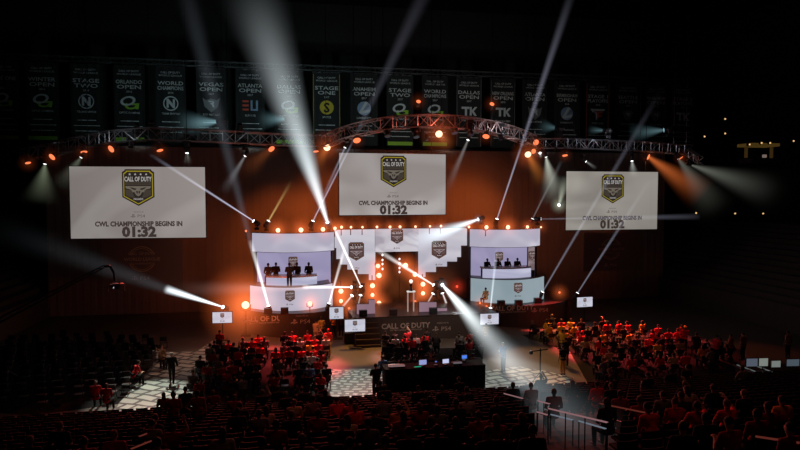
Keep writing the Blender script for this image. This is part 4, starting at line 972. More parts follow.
# handrails in the bowl, the light caught on them put in as glow
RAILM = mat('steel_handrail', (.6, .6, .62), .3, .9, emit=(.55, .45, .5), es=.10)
def bowl_at(px, py, over):
    """where a sight line meets the sloping tiers raised by `over`"""
    d = ray(px, py); lo, hi = 4., 60.
    for _ in range(50):
        m_ = (lo + hi) / 2; p = CAM + d * m_
        k = (BV0 - .25 - p.y) / TREAD
        if k < 0: z = over
        else: z = BZ0 + RISE * k + over
        if p.z > z: lo = m_
        else: hi = m_
    return CAM + d * lo
def handrail(label, a, b, over=.95, bright=None, n=3, low=True):
    p = bowl_at(*a, over); q = bowl_at(*b, over); mid = (p + q) / 2
    t = thing('handrail', label, 'railing', (mid.x, mid.y, mid.z - over))
    MB(t.location).tube(p, q, .02).build('rail', bright or RAILM, t)
    if low: MB(t.location).tube(p - _Z * .38, q - _Z * .38, .022).build('lower_rail', STEEL, t)
    for i in range(n):
        w = p.lerp(q, i / (n - 1)); MB(t.location).tube(w - _Z * (over + .02), w, .016).build('post', STEEL, t)
PK = emi('rail_pink_glow', (.24, .12, .13), 1); BLR = emi('rail_blue_glow', (.13, .16, .20), 1); RDR = emi('rail_red_glow', (.09, .018, .012), 1)  # emission in place of coloured light falling on the rails
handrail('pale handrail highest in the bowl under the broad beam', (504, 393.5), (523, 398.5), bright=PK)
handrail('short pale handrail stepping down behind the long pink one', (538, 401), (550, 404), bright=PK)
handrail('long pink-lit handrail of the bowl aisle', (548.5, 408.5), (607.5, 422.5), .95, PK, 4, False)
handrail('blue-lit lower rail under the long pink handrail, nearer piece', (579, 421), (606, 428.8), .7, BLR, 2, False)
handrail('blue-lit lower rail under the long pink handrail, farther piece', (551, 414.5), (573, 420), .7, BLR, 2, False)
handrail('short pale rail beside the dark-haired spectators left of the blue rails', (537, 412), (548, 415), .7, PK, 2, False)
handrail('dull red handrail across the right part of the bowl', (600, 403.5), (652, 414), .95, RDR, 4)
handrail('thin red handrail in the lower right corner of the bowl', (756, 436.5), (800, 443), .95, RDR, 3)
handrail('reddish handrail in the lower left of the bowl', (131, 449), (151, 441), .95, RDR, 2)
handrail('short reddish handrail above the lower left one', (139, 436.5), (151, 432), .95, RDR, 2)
# ------------------------------------------------------------------ people
SKIN = objcol('skin', .6); CLOTH = objcol('cloth', .85); HAIRM = objcol('hair', .7)
EYE = mat('eye_dark', (.01, .008, .007), .3); LIP = mat('lips', (.30, .09, .08), .6); SHOE = mat('shoe', (.02, .02, .022), .5)
def grow(mb, voxel, ratio):
    """fuse the overlapping tapered forms into one continuous surface"""
    me = mb.mesh('form', [])
    o = bpy.data.objects.new('form', me); COL.objects.link(o)
    m = o.modifiers.new('r', 'REMESH'); m.mode = 'VOXEL'; m.voxel_size = voxel; m.use_smooth_shade = True
    s = o.modifiers.new('s', 'SMOOTH'); s.iterations = 3; s.factor = .45
    d = o.modifiers.new('d', 'DECIMATE'); d.ratio = ratio
    bpy.context.view_layer.update()
    r = bpy.data.meshes.new_from_object(o.evaluated_get(DG()))
    bpy.data.objects.remove(o); bpy.data.meshes.remove(me)
    for p in r.polygons: p.use_smooth = True
    return r
def hand(mb, w, d, side_in, curl=.35):
    """palm, four unequal bent fingers and a thumb from the palm's side; w wrist, d direction, side_in towards the thumb"""
    d = V(d).normalized(); s = V(side_in); s = (s - d * s.dot(d)).normalized(); n = d.cross(s)
    if n.z > 0: n = -n                   # the way the fingers curl
    for k in (-1, 0, 1): mb.cap(w + s * .022 * k, w + d * .085 + s * .027 * k, .016, .014, 8)
    for i, L in enumerate((.068, .078, .072, .056)):
        b = w + d * .085 + s * (.033 - .022 * i); e = b + (d + n * curl).normalized() * L * .55; f = e + (d + n * curl * 3).normalized() * L * .5
        mb.cap(b, e, .0095, .009, 7); mb.cap(e, f, .009, .008, 7)
    b = w + d * .025 + s * .03; e = b + (d * .6 + s * .8).normalized() * .042; f = e + (d + s * .25 + n * .3).normalized() * .034
    mb.cap(b, e, .012, .0105, 7); mb.cap(e, f, .0105, .009, 7)
def person_forms(J, hair='short', hood=False):
    """J: joints. Returns meshes (body, shirt, trousers, hair)"""
    H, N, C, P = V(J['head']), V(J['neck']), V(J['chest']), V(J['pelvis'])
    R3 = J.get('hr', Matrix())           # head turn
    X = V(J.get('xs', (1, 0, 0))).normalized()
    sh = {s: C + X * .185 * s + _Z * .11 for s in (-1, 1)}
    body = MB(); shirt = MB(); tr = MB(); hr = MB()
    hd = lambda x, y, z: H + (R3 @ V((x, y, z)))
    up = (N - C).normalized()
    # head: +y is the face
    body.ball(H, (.074, .094, .112), 18, 12, R3); body.ball(hd(0, .018, -.062), (.054, .064, .06), 14, 8, R3)
    body.cap(hd(0, .088, .006), hd(0, .108, -.026), .008, .013, 8)
    for s in (-1, 1):
        body.ball(hd(.076 * s, -.008, -.01), (.012, .022, .034), 8, 6, R3); body.ball(hd(.03 * s, .078, .03), (.022, .014, .008), 8, 6, R3)
    body.ball(hd(0, .083, -.058), (.024, .012, .009), 8, 6, R3)
    body.cap(N - up * .06, H - _Z * .05, .055, .05, 12)
    def torso(mb, e):
        mb.cap(C - X * .11 + _Z * .07, C + X * .11 + _Z * .07, .085 + e, .085 + e); mb.cap(C - X * .085, C + X * .085, .105 + e, .105 + e)
        m = C.lerp(P, .55)
        mb.cap(m - X * .06, m + X * .06, .105 + e, .105 + e); mb.cap(C, m, .11 + e, .11 + e); mb.cap(m, P, .11 + e, .115 + e)
        mb.cap(P - X * .06, P + X * .06, .115 + e, .115 + e); mb.cap(sh[-1], N - up * .05, .062 + e, .06 + e); mb.cap(sh[1], N - up * .05, .062 + e, .06 + e)
    torso(body, 0); torso(shirt, .016)
    for s, k in ((-1, 'l'), (1, 'r')):
        E, W = V(J['elbow_' + k]), V(J['wrist_' + k])
        body.cap(sh[s], E, .052, .041); body.cap(E, W, .042, .028)
        hand(body, W + (W - E).normalized() * .01, J.get('hd_' + k, W - E), J.get('th_' + k, X * -s))
        if J.get('sleeve', 'short') == 'long': shirt.cap(sh[s], E, .066, .056); shirt.cap(E, W, .056, .042)
        else: shirt.cap(sh[s], sh[s].lerp(E, .72), .067, .060)
        K, A = V(J['knee_' + k]), V(J['ankle_' + k]); hp = P + X * .09 * s - _Z * .03
        body.cap(hp, K, .078, .055); body.cap(K, A, .054, .036)
        td = V(J.get('toe_' + k, (0, 1, 0))).normalized()
        body.cap(A + V((0, 0, -.035)) - td * .03, A + td * .15 + V((0, 0, -.045)), .042, .034)
        tr.cap(hp, K, .094, .074); tr.cap(K, K.lerp(A, .93), .072, .056)
    tr.cap(P - X * .06, P + X * .06, .130, .130)
    tr.cap(P - X * .06 + _Z * .05, P + X * .06 + _Z * .05, .12, .12)
    hr.ball(hd(0, -.014, .03), (.084, .098, .098), 16, 10, R3)
    if hair == 'long':
        hr.cap(hd(0, -.06, .02), hd(0, -.085, -.16), .074, .055); hr.cap(hd(-.05, -.03, .0), hd(-.055, -.03, -.13), .035, .025); hr.cap(hd(.05, -.03, .0), hd(.055, -.03, -.13), .035, .025)
    elif hair == 'cap':
        hr.ball(hd(0, .09, .045), (.07, .07, .014), 12, 6, R3)
    mb_body = grow(body, .0095, .22)
    for m in (SKIN, EYE, LIP, SHOE): mb_body.materials.append(m)
    inv = R3.inverted()
    for p in mb_body.polygons:
        q = inv @ (p.center - H)
        if q.y > .06 and abs(abs(q.x) - .031) < .015 and abs(q.z - .012) < .011: p.material_index = 1
        elif q.y > .07 and abs(q.x) < .026 and abs(q.z + .058) < .010: p.material_index = 2
        else:
            for k in 'lr':
                if (p.center - V(J['ankle_' + k])).length < .21 and p.center.z < V(J['ankle_' + k]).z + .03: p.material_index = 3
    ms = grow(shirt, .013, .22); ms.materials.append(CLOTH)
    mt = grow(tr, .013, .2); mt.materials.append(CLOTH)
    # hair: a cap cut clear of the face
    bmh = hr.bm; mh = grow(hr, .011, .3)
    bm = bmesh.new(); bm.from_mesh(mh)
    kill = []
    for v in bm.verts:
        q = inv @ (v.co - H)
        if (q.y > .035 and q.z < .052 and hair != 'cap') or (q.z < -.03 and hair != 'long') or (q.y > .02 and q.z < .035): kill.append(v)
    bmesh.ops.delete(bm, geom=kill, context='VERTS'); bm.to_mesh(mh); bm.free(); mh.materials.append(HAIRM)
    return dict(body=mb_body, shirt=ms, trousers=mt, hair=mh)
def rot(z=0, x=0): return Matrix.Rotation(z, 4, 'Z') @ Matrix.Rotation(x, 4, 'X')
def sit(lean=0., arms='lap', turn=0., hair='short', nod=0.):
    """seated on a 0.45 m seat, origin on the ground under the seat"""
    P = V((0, -.02, .57)); C = P + V((0, lean * .45, .40 - abs(lean) * .12)); N = C + V((0, lean * .12, .17)); Hh = N + V((0, lean * .08 + .02, .15))
    J = dict(pelvis=P, chest=C, neck=N, head=Hh, hr=rot(turn, nod), knee_l=(-.13, .42, .50), knee_r=(.13, .42, .50), ankle_l=(-.13, .40, .09), ankle_r=(.14, .46, .09))
    if arms == 'lap': J.update(elbow_l=C + V((-.26, .03, -.17)), elbow_r=C + V((.26, .03, -.17)), wrist_l=(-.1, .27, .66), wrist_r=(.1, .27, .66), hd_l=(.3, 1, -.1), hd_r=(-.3, 1, -.1))
    elif arms == 'knees': J.update(elbow_l=(-.22, .27, .66), elbow_r=(.22, .27, .66), wrist_l=(-.06, .46, .68), wrist_r=(.06, .46, .68))
    elif arms == 'raised': J.update(elbow_l=C + V((-.27, .10, -.12)), elbow_r=C + V((.30, .18, .16)), wrist_l=(-.1, .27, .66), wrist_r=C + V((.20, .30, .36)), hd_l=(.3, 1, -.1))
    elif arms == 'phone': J.update(elbow_l=C + V((-.24, .10, -.18)), elbow_r=C + V((.24, .10, -.18)), wrist_l=C + V((-.06, .32, -.08)), wrist_r=C + V((.06, .32, -.08)))
    elif arms == 'folded': J.update(elbow_l=C + V((-.25, .08, -.16)), elbow_r=C + V((.25, .08, -.16)), wrist_l=C + V((.08, .20, -.10)), wrist_r=C + V((-.08, .22, -.06)), hd_l=(1, .1, 0), hd_r=(-1, .1, 0), th_l=(0, 0, 1), th_r=(0, 0, 1))
    elif arms == 'desk': J.update(elbow_l=C + V((-.25, .12, -.2)), elbow_r=C + V((.25, .12, -.2)), wrist_l=C + V((-.14, .38, -.22)), wrist_r=C + V((.14, .38, -.22)))
    return person_forms(J, hair)
def stand(walk=0., arms='down', turn=0., hair='short', sleeve='short', nod=0.):
    P = V((0, 0, .95)); C = V((0, .02, 1.30)); N = V((0, .03, 1.48)); Hh = V((0, .06, 1.63))
    J = dict(pelvis=P, chest=C, neck=N, head=Hh, hr=rot(turn, nod), sleeve=sleeve, knee_l=(-.1, .04 + walk * .22, .51), knee_r=(.1, .04 - walk * .10, .50), ankle_l=(-.1, walk * .25, .09), ankle_r=(.1, -walk * .38, .09 + walk * .10))
    if arms == 'down': J.update(elbow_l=(-.25, -.02 - walk * .12, 1.14), elbow_r=(.25, -.02 + walk * .12, 1.14), wrist_l=(-.27, .06 - walk * .1, .89), wrist_r=(.27, .06 + walk * .28, .92), th_l=(0, 1, 0), th_r=(0, 1, 0))
    elif arms == 'folded': J.update(elbow_l=(-.25, .12, 1.16), elbow_r=(.25, .12, 1.16), wrist_l=(.06, .24, 1.2), wrist_r=(-.06, .26, 1.24), hd_l=(1, .1, 0), hd_r=(-1, .1, 0), th_l=(0, 0, 1), th_r=(0, 0, 1))
    elif arms == 'front': J.update(elbow_l=(-.24, .08, 1.15), elbow_r=(.24, .08, 1.15), wrist_l=(-.08, .3, 1.2), wrist_r=(.08, .3, 1.2))
    elif arms == 'hip': J.update(elbow_l=(-.38, -.06, 1.2), elbow_r=(.25, -.02, 1.14), wrist_l=(-.2, .03, 1.03), wrist_r=(.27, .06, .89), hd_l=(.8, .5, -.3), th_l=(0, 0, 1), th_r=(0, 1, 0))
    return person_forms(J, hair)
FORMS = {
    'sit_lap': sit(), 'sit_lean': sit(.45, 'knees', .15), 'sit_raised': sit(.0, 'raised', -.2), 'sit_phone': sit(.15, 'phone', 0, 'short', -.3), 'sit_long': sit(.1, 'lap', .25, 'long'),
    'sit_folded': sit(.05, 'folded', -.25, 'cap'), 'sit_desk': sit(.2, 'desk'), 'stand': stand(), 'stand_folded': stand(0, 'folded'), 'walk': stand(1., 'down', 0, 'cap', 'long'), 'stand_front': stand(0, 'front', .2, 'short', 'short', -.2), 'stand_hip': stand(0, 'hip', .3), 'stand_long': stand(0, 'down', -.3, 'long', 'long')}
SKINS = [(.55, .36, .26), (.48, .30, .21), (.30, .18, .12), (.62, .42, .32), (.16, .095, .065)]
HAIRS = [(.02, .014, .010), (.06, .035, .02), (.015, .013, .012), (.14, .085, .04), (.03, .02, .015)]
def person(label, form, loc, rz=0., shirt=(.5, .03, .03), trousers=(.03, .03, .045), hair=None, skin=None, group=None, scale=1.):
    f = FORMS[form]
    b = bpy.data.objects.new('person', f['body']); COL.objects.link(b); b.location = loc; b.rotation_euler = (0, 0, rz); b.scale = (scale,) * 3
    tag(b, label, 'person', group); b.color = (*(skin or random.choice(SKINS)), 1)
    for k, c in (('shirt', shirt), ('trousers', trousers), ('hair', hair or random.choice(HAIRS))):
        o = bpy.data.objects.new(k, f[k]); COL.objects.link(o); o.parent = b; o.color = (*c, 1)
    return b
RED = (.80, .035, .045); DRED = (.30, .02, .02); YEL = (.95, .60, .06); WHT = (.75, .72, .70); GRY = (.16, .15, .15); BLK = (.018, .017, .018); BLU = (.10, .20, .42); TAN = (.55, .36, .20); ORG = (.85, .28, .05)  # YEL puts amber light on pale shirts into the shirt colour
CN = {RED: 'red', DRED: 'dark red', YEL: 'amber-lit', WHT: 'white', GRY: 'grey', BLK: 'black', BLU: 'blue', TAN: 'tan', ORG: 'orange'}

# ------------------------------------------------------------------ chairs
CH = mat('chair_plastic', (.02, .02, .022), .35, noise=.2)
def make_chair():
    mb = MB()
    for s in (-1, 1):
        mb.tube((.2 * s, -.22, .02), (.2 * s, .10, .46), .013, n=6); mb.tube((.21 * s, .22, .02), (.21 * s, -.2, .52), .013, n=6); mb.tube((.21 * s, -.2, .52), (.2 * s, -.26, .86), .013, n=6)
    mb.tube((-.2, -.2, .06), (.2, -.2, .06), .01, n=6); mb.tube((-.2, .2, .06), (.2, .2, .06), .01, n=6)
    r = mb.build('folding_chair', STEEL)
    s = MB().box((0, .02, .455), (.42, .40, .035), bev=.014).build('seat', CH, r)
    b = MB(); b.arcwall(-.21, .21, -.235, .03, .60, .88, .03, 8); b = b.build('backrest', CH, r)
    return r, [s, b]
chair0, chair_kids = make_chair(); chair0['category'] = 'chair'
_used = [False]
def chair(loc, rz, label, group):
    if not _used[0]:
        _used[0] = True; chair0.location = loc; chair0.rotation_euler = (0, 0, rz); chair0['label'] = label; chair0['group'] = group; return chair0
    return clone_tree(chair0, chair_kids, loc, rz, label, group)
NCH = [0]
def inside(px, py, poly):
    n = len(poly); c = False; j = n - 1
    for i in range(n):
        xi, yi = poly[i]; xj, yj = poly[j]
        if (yi > py) != (yj > py) and px < (xj - xi) * (py - yi) / (yj - yi) + xi: c = not c
        j = i
    return c
def seat_rows(poly_px, pitch, rowp, jitter=.13, skew=0.):
    """rows of chair places on the floor inside a plot of the floor given by its surveyed corners"""
    pl = [(fl(x, y).x, fl(x, y).y) for x, y in poly_px]
    y1 = max(p[1] for p in pl); y0 = min(p[1] for p in pl); x0 = min(p[0] for p in pl); x1 = max(p[0] for p in pl)
    rows = []; y = y1 - .2
    while y > y0:
        row = []; x = x0 + (pitch / 2 if len(rows) % 2 else 0)
        while x < x1:
            if inside(x, y, pl): row.append((x + random.uniform(-jitter, jitter), y + random.uniform(-jitter, jitter)))
            x += pitch
        if row: rows.append(row)
        y -= rowp
    return rows
SIT = ['sit_lap', 'sit_lap', 'sit_lean', 'sit_phone', 'sit_long', 'sit_folded', 'sit_raised']
taken = []
def proj(p):
    d = V(p) - CAM; z = d.dot(_FP); return 400 + FPX * d.dot(_R) / z, 225 - FPX * d.dot(_U) / z
# empty chairs at the far left
rows = seat_rows([(-30, 352), (60, 341), (168, 346), (160, 362), (128, 404), (30, 414), (-60, 404)], .86, 1.18)
rs = 0
for r, row in enumerate(rows):
    for i, (x, y) in enumerate(row[::-1]):
        px, py = proj((x, y, .5))
        if px < -6 or abs(px - 98) < 14 and py > 390: continue
        chair((x, y, 0), random.uniform(-.06, .06), f'empty black chair, far left block, {nth(r)} row from stage, {nth(i)} from left aisle', 'empty chairs of the far left floor seating'); NCH[0] += 1
# occupied blocks
def block(poly, pitch, rowp, occ, colours, name, gname, edge, seed, rev=False, empties=.0):
    random.seed(seed)
    rows = seat_rows(poly, pitch, rowp)
    for r, row in enumerate(rows):
        seq = row[::-1] if rev else row; j = 0
        for i, (x, y) in enumerate(seq):
            px, py = proj((x, y, 1.0))
            if random.random() < occ(px, py):
                c = colours(px, py); rz = random.uniform(-.45, .45)
                person(f'spectator in {CN[c]} shirt, {name}, {nth(r)} row from stage, {nth(j)} from {edge}', random.choice(SIT), (x, y, 0), rz, c, random.choice([BLK, (.03, .03, .05), (.05, .045, .04)]), group=gname, scale=random.uniform(1.0, 1.1)); j += 1
                chair((x, y, 0), rz * .5, f'black chair under spectator, {name}, {nth(r)} row from stage, {nth(i)} from {edge}', 'occupied chairs of the ' + name); NCH[0] += 1
                taken.append((x, y))
            elif random.random() < empties:
                chair((x, y, 0), 0, f'empty black chair, {name}, {nth(r)} row from stage, {nth(i)} from {edge}', 'occupied chairs of the ' + name); NCH[0] += 1
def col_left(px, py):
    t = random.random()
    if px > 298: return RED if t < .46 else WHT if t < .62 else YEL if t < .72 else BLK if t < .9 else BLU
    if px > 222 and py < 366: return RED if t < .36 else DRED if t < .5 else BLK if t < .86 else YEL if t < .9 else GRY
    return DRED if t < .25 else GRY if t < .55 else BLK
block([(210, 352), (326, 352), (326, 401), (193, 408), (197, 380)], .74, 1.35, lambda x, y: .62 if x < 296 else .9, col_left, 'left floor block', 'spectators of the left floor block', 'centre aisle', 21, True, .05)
def col_mid(px, py):
    t = random.random(); return (RED if t < .3 else WHT if t < .48 else BLK) if px < 425 else (BLK if t < .7 else GRY if t < .85 else DRED)
block([(385, 352), (482, 349), (480, 368), (384, 370)], .72, 1.15, lambda x, y: .85 if x < 430 else .5, col_mid, 'middle floor block', 'spectators of the middle floor block', 'centre aisle', 5)
def col_right(px, py):
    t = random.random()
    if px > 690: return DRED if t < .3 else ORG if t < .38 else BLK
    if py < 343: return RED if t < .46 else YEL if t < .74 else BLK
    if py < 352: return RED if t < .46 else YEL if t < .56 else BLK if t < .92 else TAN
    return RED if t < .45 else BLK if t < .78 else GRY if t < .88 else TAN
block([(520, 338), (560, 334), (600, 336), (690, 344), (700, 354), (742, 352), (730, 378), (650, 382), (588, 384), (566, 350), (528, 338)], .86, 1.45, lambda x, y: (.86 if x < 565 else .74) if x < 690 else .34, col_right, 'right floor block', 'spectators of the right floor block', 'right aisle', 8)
print('CHAIRS', NCH[0])
# people standing about on the floor
def at_floor(label, form, px, py, rz, shirt, trousers=BLK, **k):
    p = fl(px, py); return person(label, form, (p.x, p.y, 0), rz, shirt, trousers, **k)
at_floor('person in black walking away down the left aisle, pale cap', 'walk', 172, 384.5, .1, BLK, BLK, hair=(.45, .45, .45), scale=1.02)
at_floor('person in red top and tan trousers standing by the stage steps', 'stand_hip', 328.5, 355.5, .2, RED, (.75, .42, .08), hair=RED)
at_floor('broad dark person standing with back turned at the centre aisle end beside the production desk', 'stand_folded', 376, 399, .1, BLK, BLK, hair=BLK, scale=1.04)
at_floor('person in light blue shirt standing under the broad white beam in the right aisle', 'stand_front', 503.5, 372, .5, (.08, .26, .80), BLK, hair=(.6, .6, .58))
at_floor('person in tan jacket standing near the left stage front, leaning', 'stand_front', 316, 345, -.6, TAN, TAN)
at_floor('person in yellow-brown top standing behind the one in tan by the stage', 'stand', 321.5, 341, .3, (.6, .36, .06), BLK)
at_floor('person in orange top standing before the small monitor left of the steps', 'stand_front', 334, 337, .4, ORG, BLK)
at_floor('person in dark clothes standing before the small monitor, right one', 'stand', 341, 336.5, -.3, (.12, .05, .04), BLK)
at_floor('person in amber-lit shirt standing at the inner edge of the right floor block', 'stand_hip', 562, 356, -.9, YEL, BLK)
at_floor('dark person standing in the aisle inside the right floor block', 'stand_folded', 566, 366, .1, BLK, BLK, hair=BLK)
at_floor('person in orange trousers standing at the rear of the right floor block', 'stand', 563, 375, .2, BLK, (.7, .33, .06), hair=BLK)
at_floor('person in red shirt and yellow cap standing apart behind the right block', 'stand_front', 684.5, 352, -.5, RED, BLK, hair=YEL)
at_floor('tall person in dark clothes standing by the far right screens', 'stand_folded', 711, 378, .1, GRY, BLK)
at_floor('person in red jacket standing and reaching out, rear of the right block', 'stand_front', 716, 363, -1.1, RED, BLK)
at_floor('person in dull orange shirt standing right of the red-jacketed one', 'stand_front', 731, 362, .5, (.5, .2, .06), BLK)
at_floor('person in brown shirt standing left of the red-jacketed one', 'stand', 743, 360, .2, (.35, .13, .05), BLK)
at_floor('person in brown shirt standing behind the far right screens', 'stand', 788, 358, .1, (.45, .2, .1), BLK)
at_floor('person in red shirt crouched on the left aisle edge lit by the floor light', 'sit_lean', 134, 386, -.9, RED, BLK)
at_floor('person in white shirt sitting at the left aisle edge', 'sit_raised', 156, 370, -.8, WHT, BLK)
at_floor('person in tan clothes sitting behind the one in white at the left aisle', 'sit_lap', 162, 368, -.5, TAN, BLK)
at_floor('person in dark red shirt at rear left of the floor, left of a pair', 'sit_folded', 96, 409, .1, (.55, .02, .025), BLK, hair=(.4, .35, .33))
at_floor('person in dark red shirt at rear left of the floor, right of a pair', 'sit_lap', 107, 412, -.1, (.45, .02, .025), BLK)
at_floor('person in blue shirt seated at the left end of the production desk', 'sit_desk', 383, 381, 0, BLU, BLK)
at_floor('person in yellow-white shirt seated by the right booth on the floor', 'sit_lap', 486, 343, .2, (.5, .4, .15), BLK)
# crew behind the production desk
for i, (px, c) in enumerate(((394, BLK), (408, BLK), (420, BLK), (437, BLK), (456, BLK), (470, BLK), (480, (.1, .03, .03)))):
    p = V((fl(px, 383).x, ym + 1.55, 0)); person(f'crew member in {"dark red" if i == 6 else "black"} seated behind the production desk, {nth(i)} from the left', 'sit_desk', (p.x, p.y + .5, 0), random.uniform(-.15, .15), c, BLK, hair=BLK, group='crew behind the production desk', scale=.96)
# casters in the booths
def on_stage(label, form, px, py, v, rz, shirt, z=ZS, **k):
    p = av(px, py, v); return person(label, form, (p.x, v, z), rz, shirt, BLK, **k)
DK = (.03, .012, .012); SD = (.10, .04, .03)
for i, (px, f) in enumerate(((268.5, 'sit_desk'), (276, 'sit_folded'), (297.5, 'sit_desk'), (309, 'sit_desk'))):
    on_stage(f'dark-clothed caster seated behind the left booth desk, {nth(i)} from the left', f, px, 280, 1.1, PI + random.uniform(-.3, .3), DK, z=zbL, scale=1.2, skin=SD, hair=DK)
on_stage('person in black standing with back turned in front of the left booth desk', 'stand_folded', 289.5, 285, -1.3, .1, BLK, z=zbL - .12, scale=1.15, skin=SD, hair=BLK)
for i, px in enumerate((486.5, 497.5, 507, 517)):
    on_stage(f'dark-clothed caster seated behind the right booth desk, {nth(i)} from the left', 'sit_desk', px, 270, 1.1, PI + random.uniform(-.2, .2), DK, z=zbR, scale=1.12, skin=SD, hair=DK)
on_stage('person in pale yellow shirt at the left foot of the right booth panel', 'sit_lap', 485.5, 305, -2.6, .3, (.85, .68, .35), hair=BLK)

# ------------------------------------------------------------------ the bowl: seats and spectators
def seat_mesh():
    mb = MB(); mb.box((0, .0, .2), (.06, .08, .4)); mb.box((0, -.14, .36), (.42, .06, .08)); r = mb.build('stadium_seat', STEEL)
    s = MB().box((0, .06, .44), (.45, .42, .06), bev=.02).build('seat', mat('seat_plastic', (.009, .0065, .0065), .7, spec=.15, noise=.2), r)
    b = MB(); b.arcwall(-.23, .23, -.2, .04, .46, .86, .04, 8); b = b.build('backrest', MATS['seat_plastic'], r)
    return r, [s, b]
seat0, seat_kids = seat_mesh(); seat0['category'] = 'stadium seat'
FG = [  # head mark, shirt, form
 (213, 382, DRED, 'sit_lap'), (234, 396, DRED, 'sit_phone'), (259, 411, GRY, 'sit_lap'), (266, 406, TAN, 'sit_long'), (294, 399, TAN, 'sit_lap'), (291.5, 410, BLK, 'sit_lap'), (222, 428, (.35, .3, .28), 'sit_long'), (302, 434, GRY, 'sit_lap'), (331, 433, BLK, 'sit_lap'),
 (337, 397, RED, 'sit_lap'), (351, 399, RED, 'sit_folded'), (347.5, 418, TAN, 'sit_long'), (355.5, 403, RED, 'sit_folded'), (369.5, 402.5, RED, 'sit_lap'), (399, 403.5, ORG, 'sit_raised'), (430, 396, BLK, 'sit_lap'), (437.5, 405, GRY, 'sit_lap'), (437, 427.5, BLK, 'sit_lap'),
 (403.5, 413, DRED, 'sit_long'), (368, 418, GRY, 'sit_lap'), (467, 394.5, (.4, .3, .3), 'sit_folded'), (478.5, 413.5, DRED, 'sit_lap'), (497, 414, DRED, 'sit_long'), (490.5, 431, BLK, 'sit_phone'), (505.5, 426.5, BLK, 'sit_lap'), (408.5, 431, BLK, 'sit_lap'), (460, 400, BLK, 'sit_lean'), (420, 402, DRED, 'sit_long'), (390, 404, TAN, 'sit_lap'),
 (523, 412, BLK, 'sit_long'), (532.5, 426, BLK, 'sit_lap'), (507, 428, GRY, 'sit_lap'), (532, 384, (.45, .33, .33), 'sit_phone'), (513, 383, BLK, 'sit_lap'), (573, 381, BLK, 'sit_long'), (554, 390, DRED, 'sit_lap'), (597, 381, RED, 'sit_lap'), (655, 404, RED, 'sit_lean'), (675, 401, DRED, 'sit_lap'),
 (688, 388, TAN, 'sit_long'), (663, 390, GRY, 'sit_lap'), (697, 403, RED, 'sit_raised'), (727, 399, RED, 'sit_raised'), (733, 420, DRED, 'sit_phone'), (768, 404, DRED, 'sit_lap'), (782, 398, ORG, 'sit_lap'), (84, 440, DRED, 'sit_lap'), (114, 432, DRED, 'sit_lap'), (152, 420, GRY, 'sit_lap'), (240, 403, BLK, 'sit_lap'), (276, 421, DRED, 'sit_lap'), (318, 411, DRED, 'sit_lap'), (385, 440, BLK, 'sit_lap'), (456, 418, BLK, 'sit_long'), (350, 442, BLK, 'sit_folded'), (262, 440, BLK, 'sit_lap'),
 (744, 392, BLK, 'sit_lap'), (757, 412, DRED, 'sit_lap'), (706, 414, BLK, 'sit_lap'), (683, 421, BLK, 'sit_lap'), (640, 396, DRED, 'sit_lap'), (620, 392, DRED, 'sit_lap'), (608, 398, BLK, 'sit_long'), (790, 425, DRED, 'sit_lap'), (60, 424, BLK, 'sit_lap'), (30, 436, BLK, 'sit_lap')]
placed = []
for hx, hy, c, f in FG:
    p = bowl_at(hx, hy, 1.27)
    k = max(0, round((BV0 - .25 - p.y - .45) / TREAD)); y = BV0 - .25 - k * TREAD - .45
    d = ray(hx, hy); t_ = (y - CAM.y) / d.y; x = CAM.x + d.x * t_
    placed.append((k, x, y, c, f))
random.seed(4)
occupied = {}
for k, x, y, c, f in placed:
    xs = occupied.setdefault(k, [])
    if any(abs(x - q[0]) < .42 for q in xs): continue
    xs.append((x, y, c, f))
for k in range(0, 20):                   # darker spectators between the lit ones
    xs = occupied.setdefault(k, [])
    for _ in range(3):
        x = random.uniform(-16, 12); px, py = proj((x, BV0 - .7 - k * TREAD, tier_z(k) + 1.2))
        if 150 < px < 770 and py < 448 and not (520 < px < 612 and py > 395) and all(abs(x - q[0]) > .55 for q in xs): xs.append((x, BV0 - .25 - k * TREAD - .45, random.choice([BLK, BLK, BLK, DRED, GRY]), random.choice(SIT)))
for k in sorted(occupied):
    for i, (x, y, c, f) in enumerate(sorted(occupied[k])):
        cn = CN.get(c, 'pale')
        person(f'spectator in {cn} shirt, {nth(k)} bowl row up, {nth(i)} person from the left', f, (x, y, tier_z(k)), random.uniform(-.15, .15), c, BLK, group='spectators in the bowl before the camera')
# standing spectators at the left of the bowl
for hx, fy, c, f, lab in [(174, 441, DRED, 'stand_front', 'person in dark red standing in the bowl by the left aisle, left of pair'), (198, 439, (.22, .02, .02), 'stand_hip', 'person in dark red standing in the bowl by the left aisle, right of pair'), (186, 430, BLK, 'stand', 'person in black standing between the pair in dark red, farther down the bowl')]:
    p = bowl_at(hx, fy, 0.); k = max(0, round((BV0 - .25 - p.y - .45) / TREAD)); y = BV0 - .25 - k * TREAD - .45
    d = ray(hx, fy); x = CAM.x + d.x * (y - CAM.y) / d.y
    person(lab, f, (x, y, tier_z(k)), .1, c, BLK)
# phone held by a spectator on the right
cand = [q for k in occupied for q in occupied[k] if q[4 - 1] == 'sit_phone']
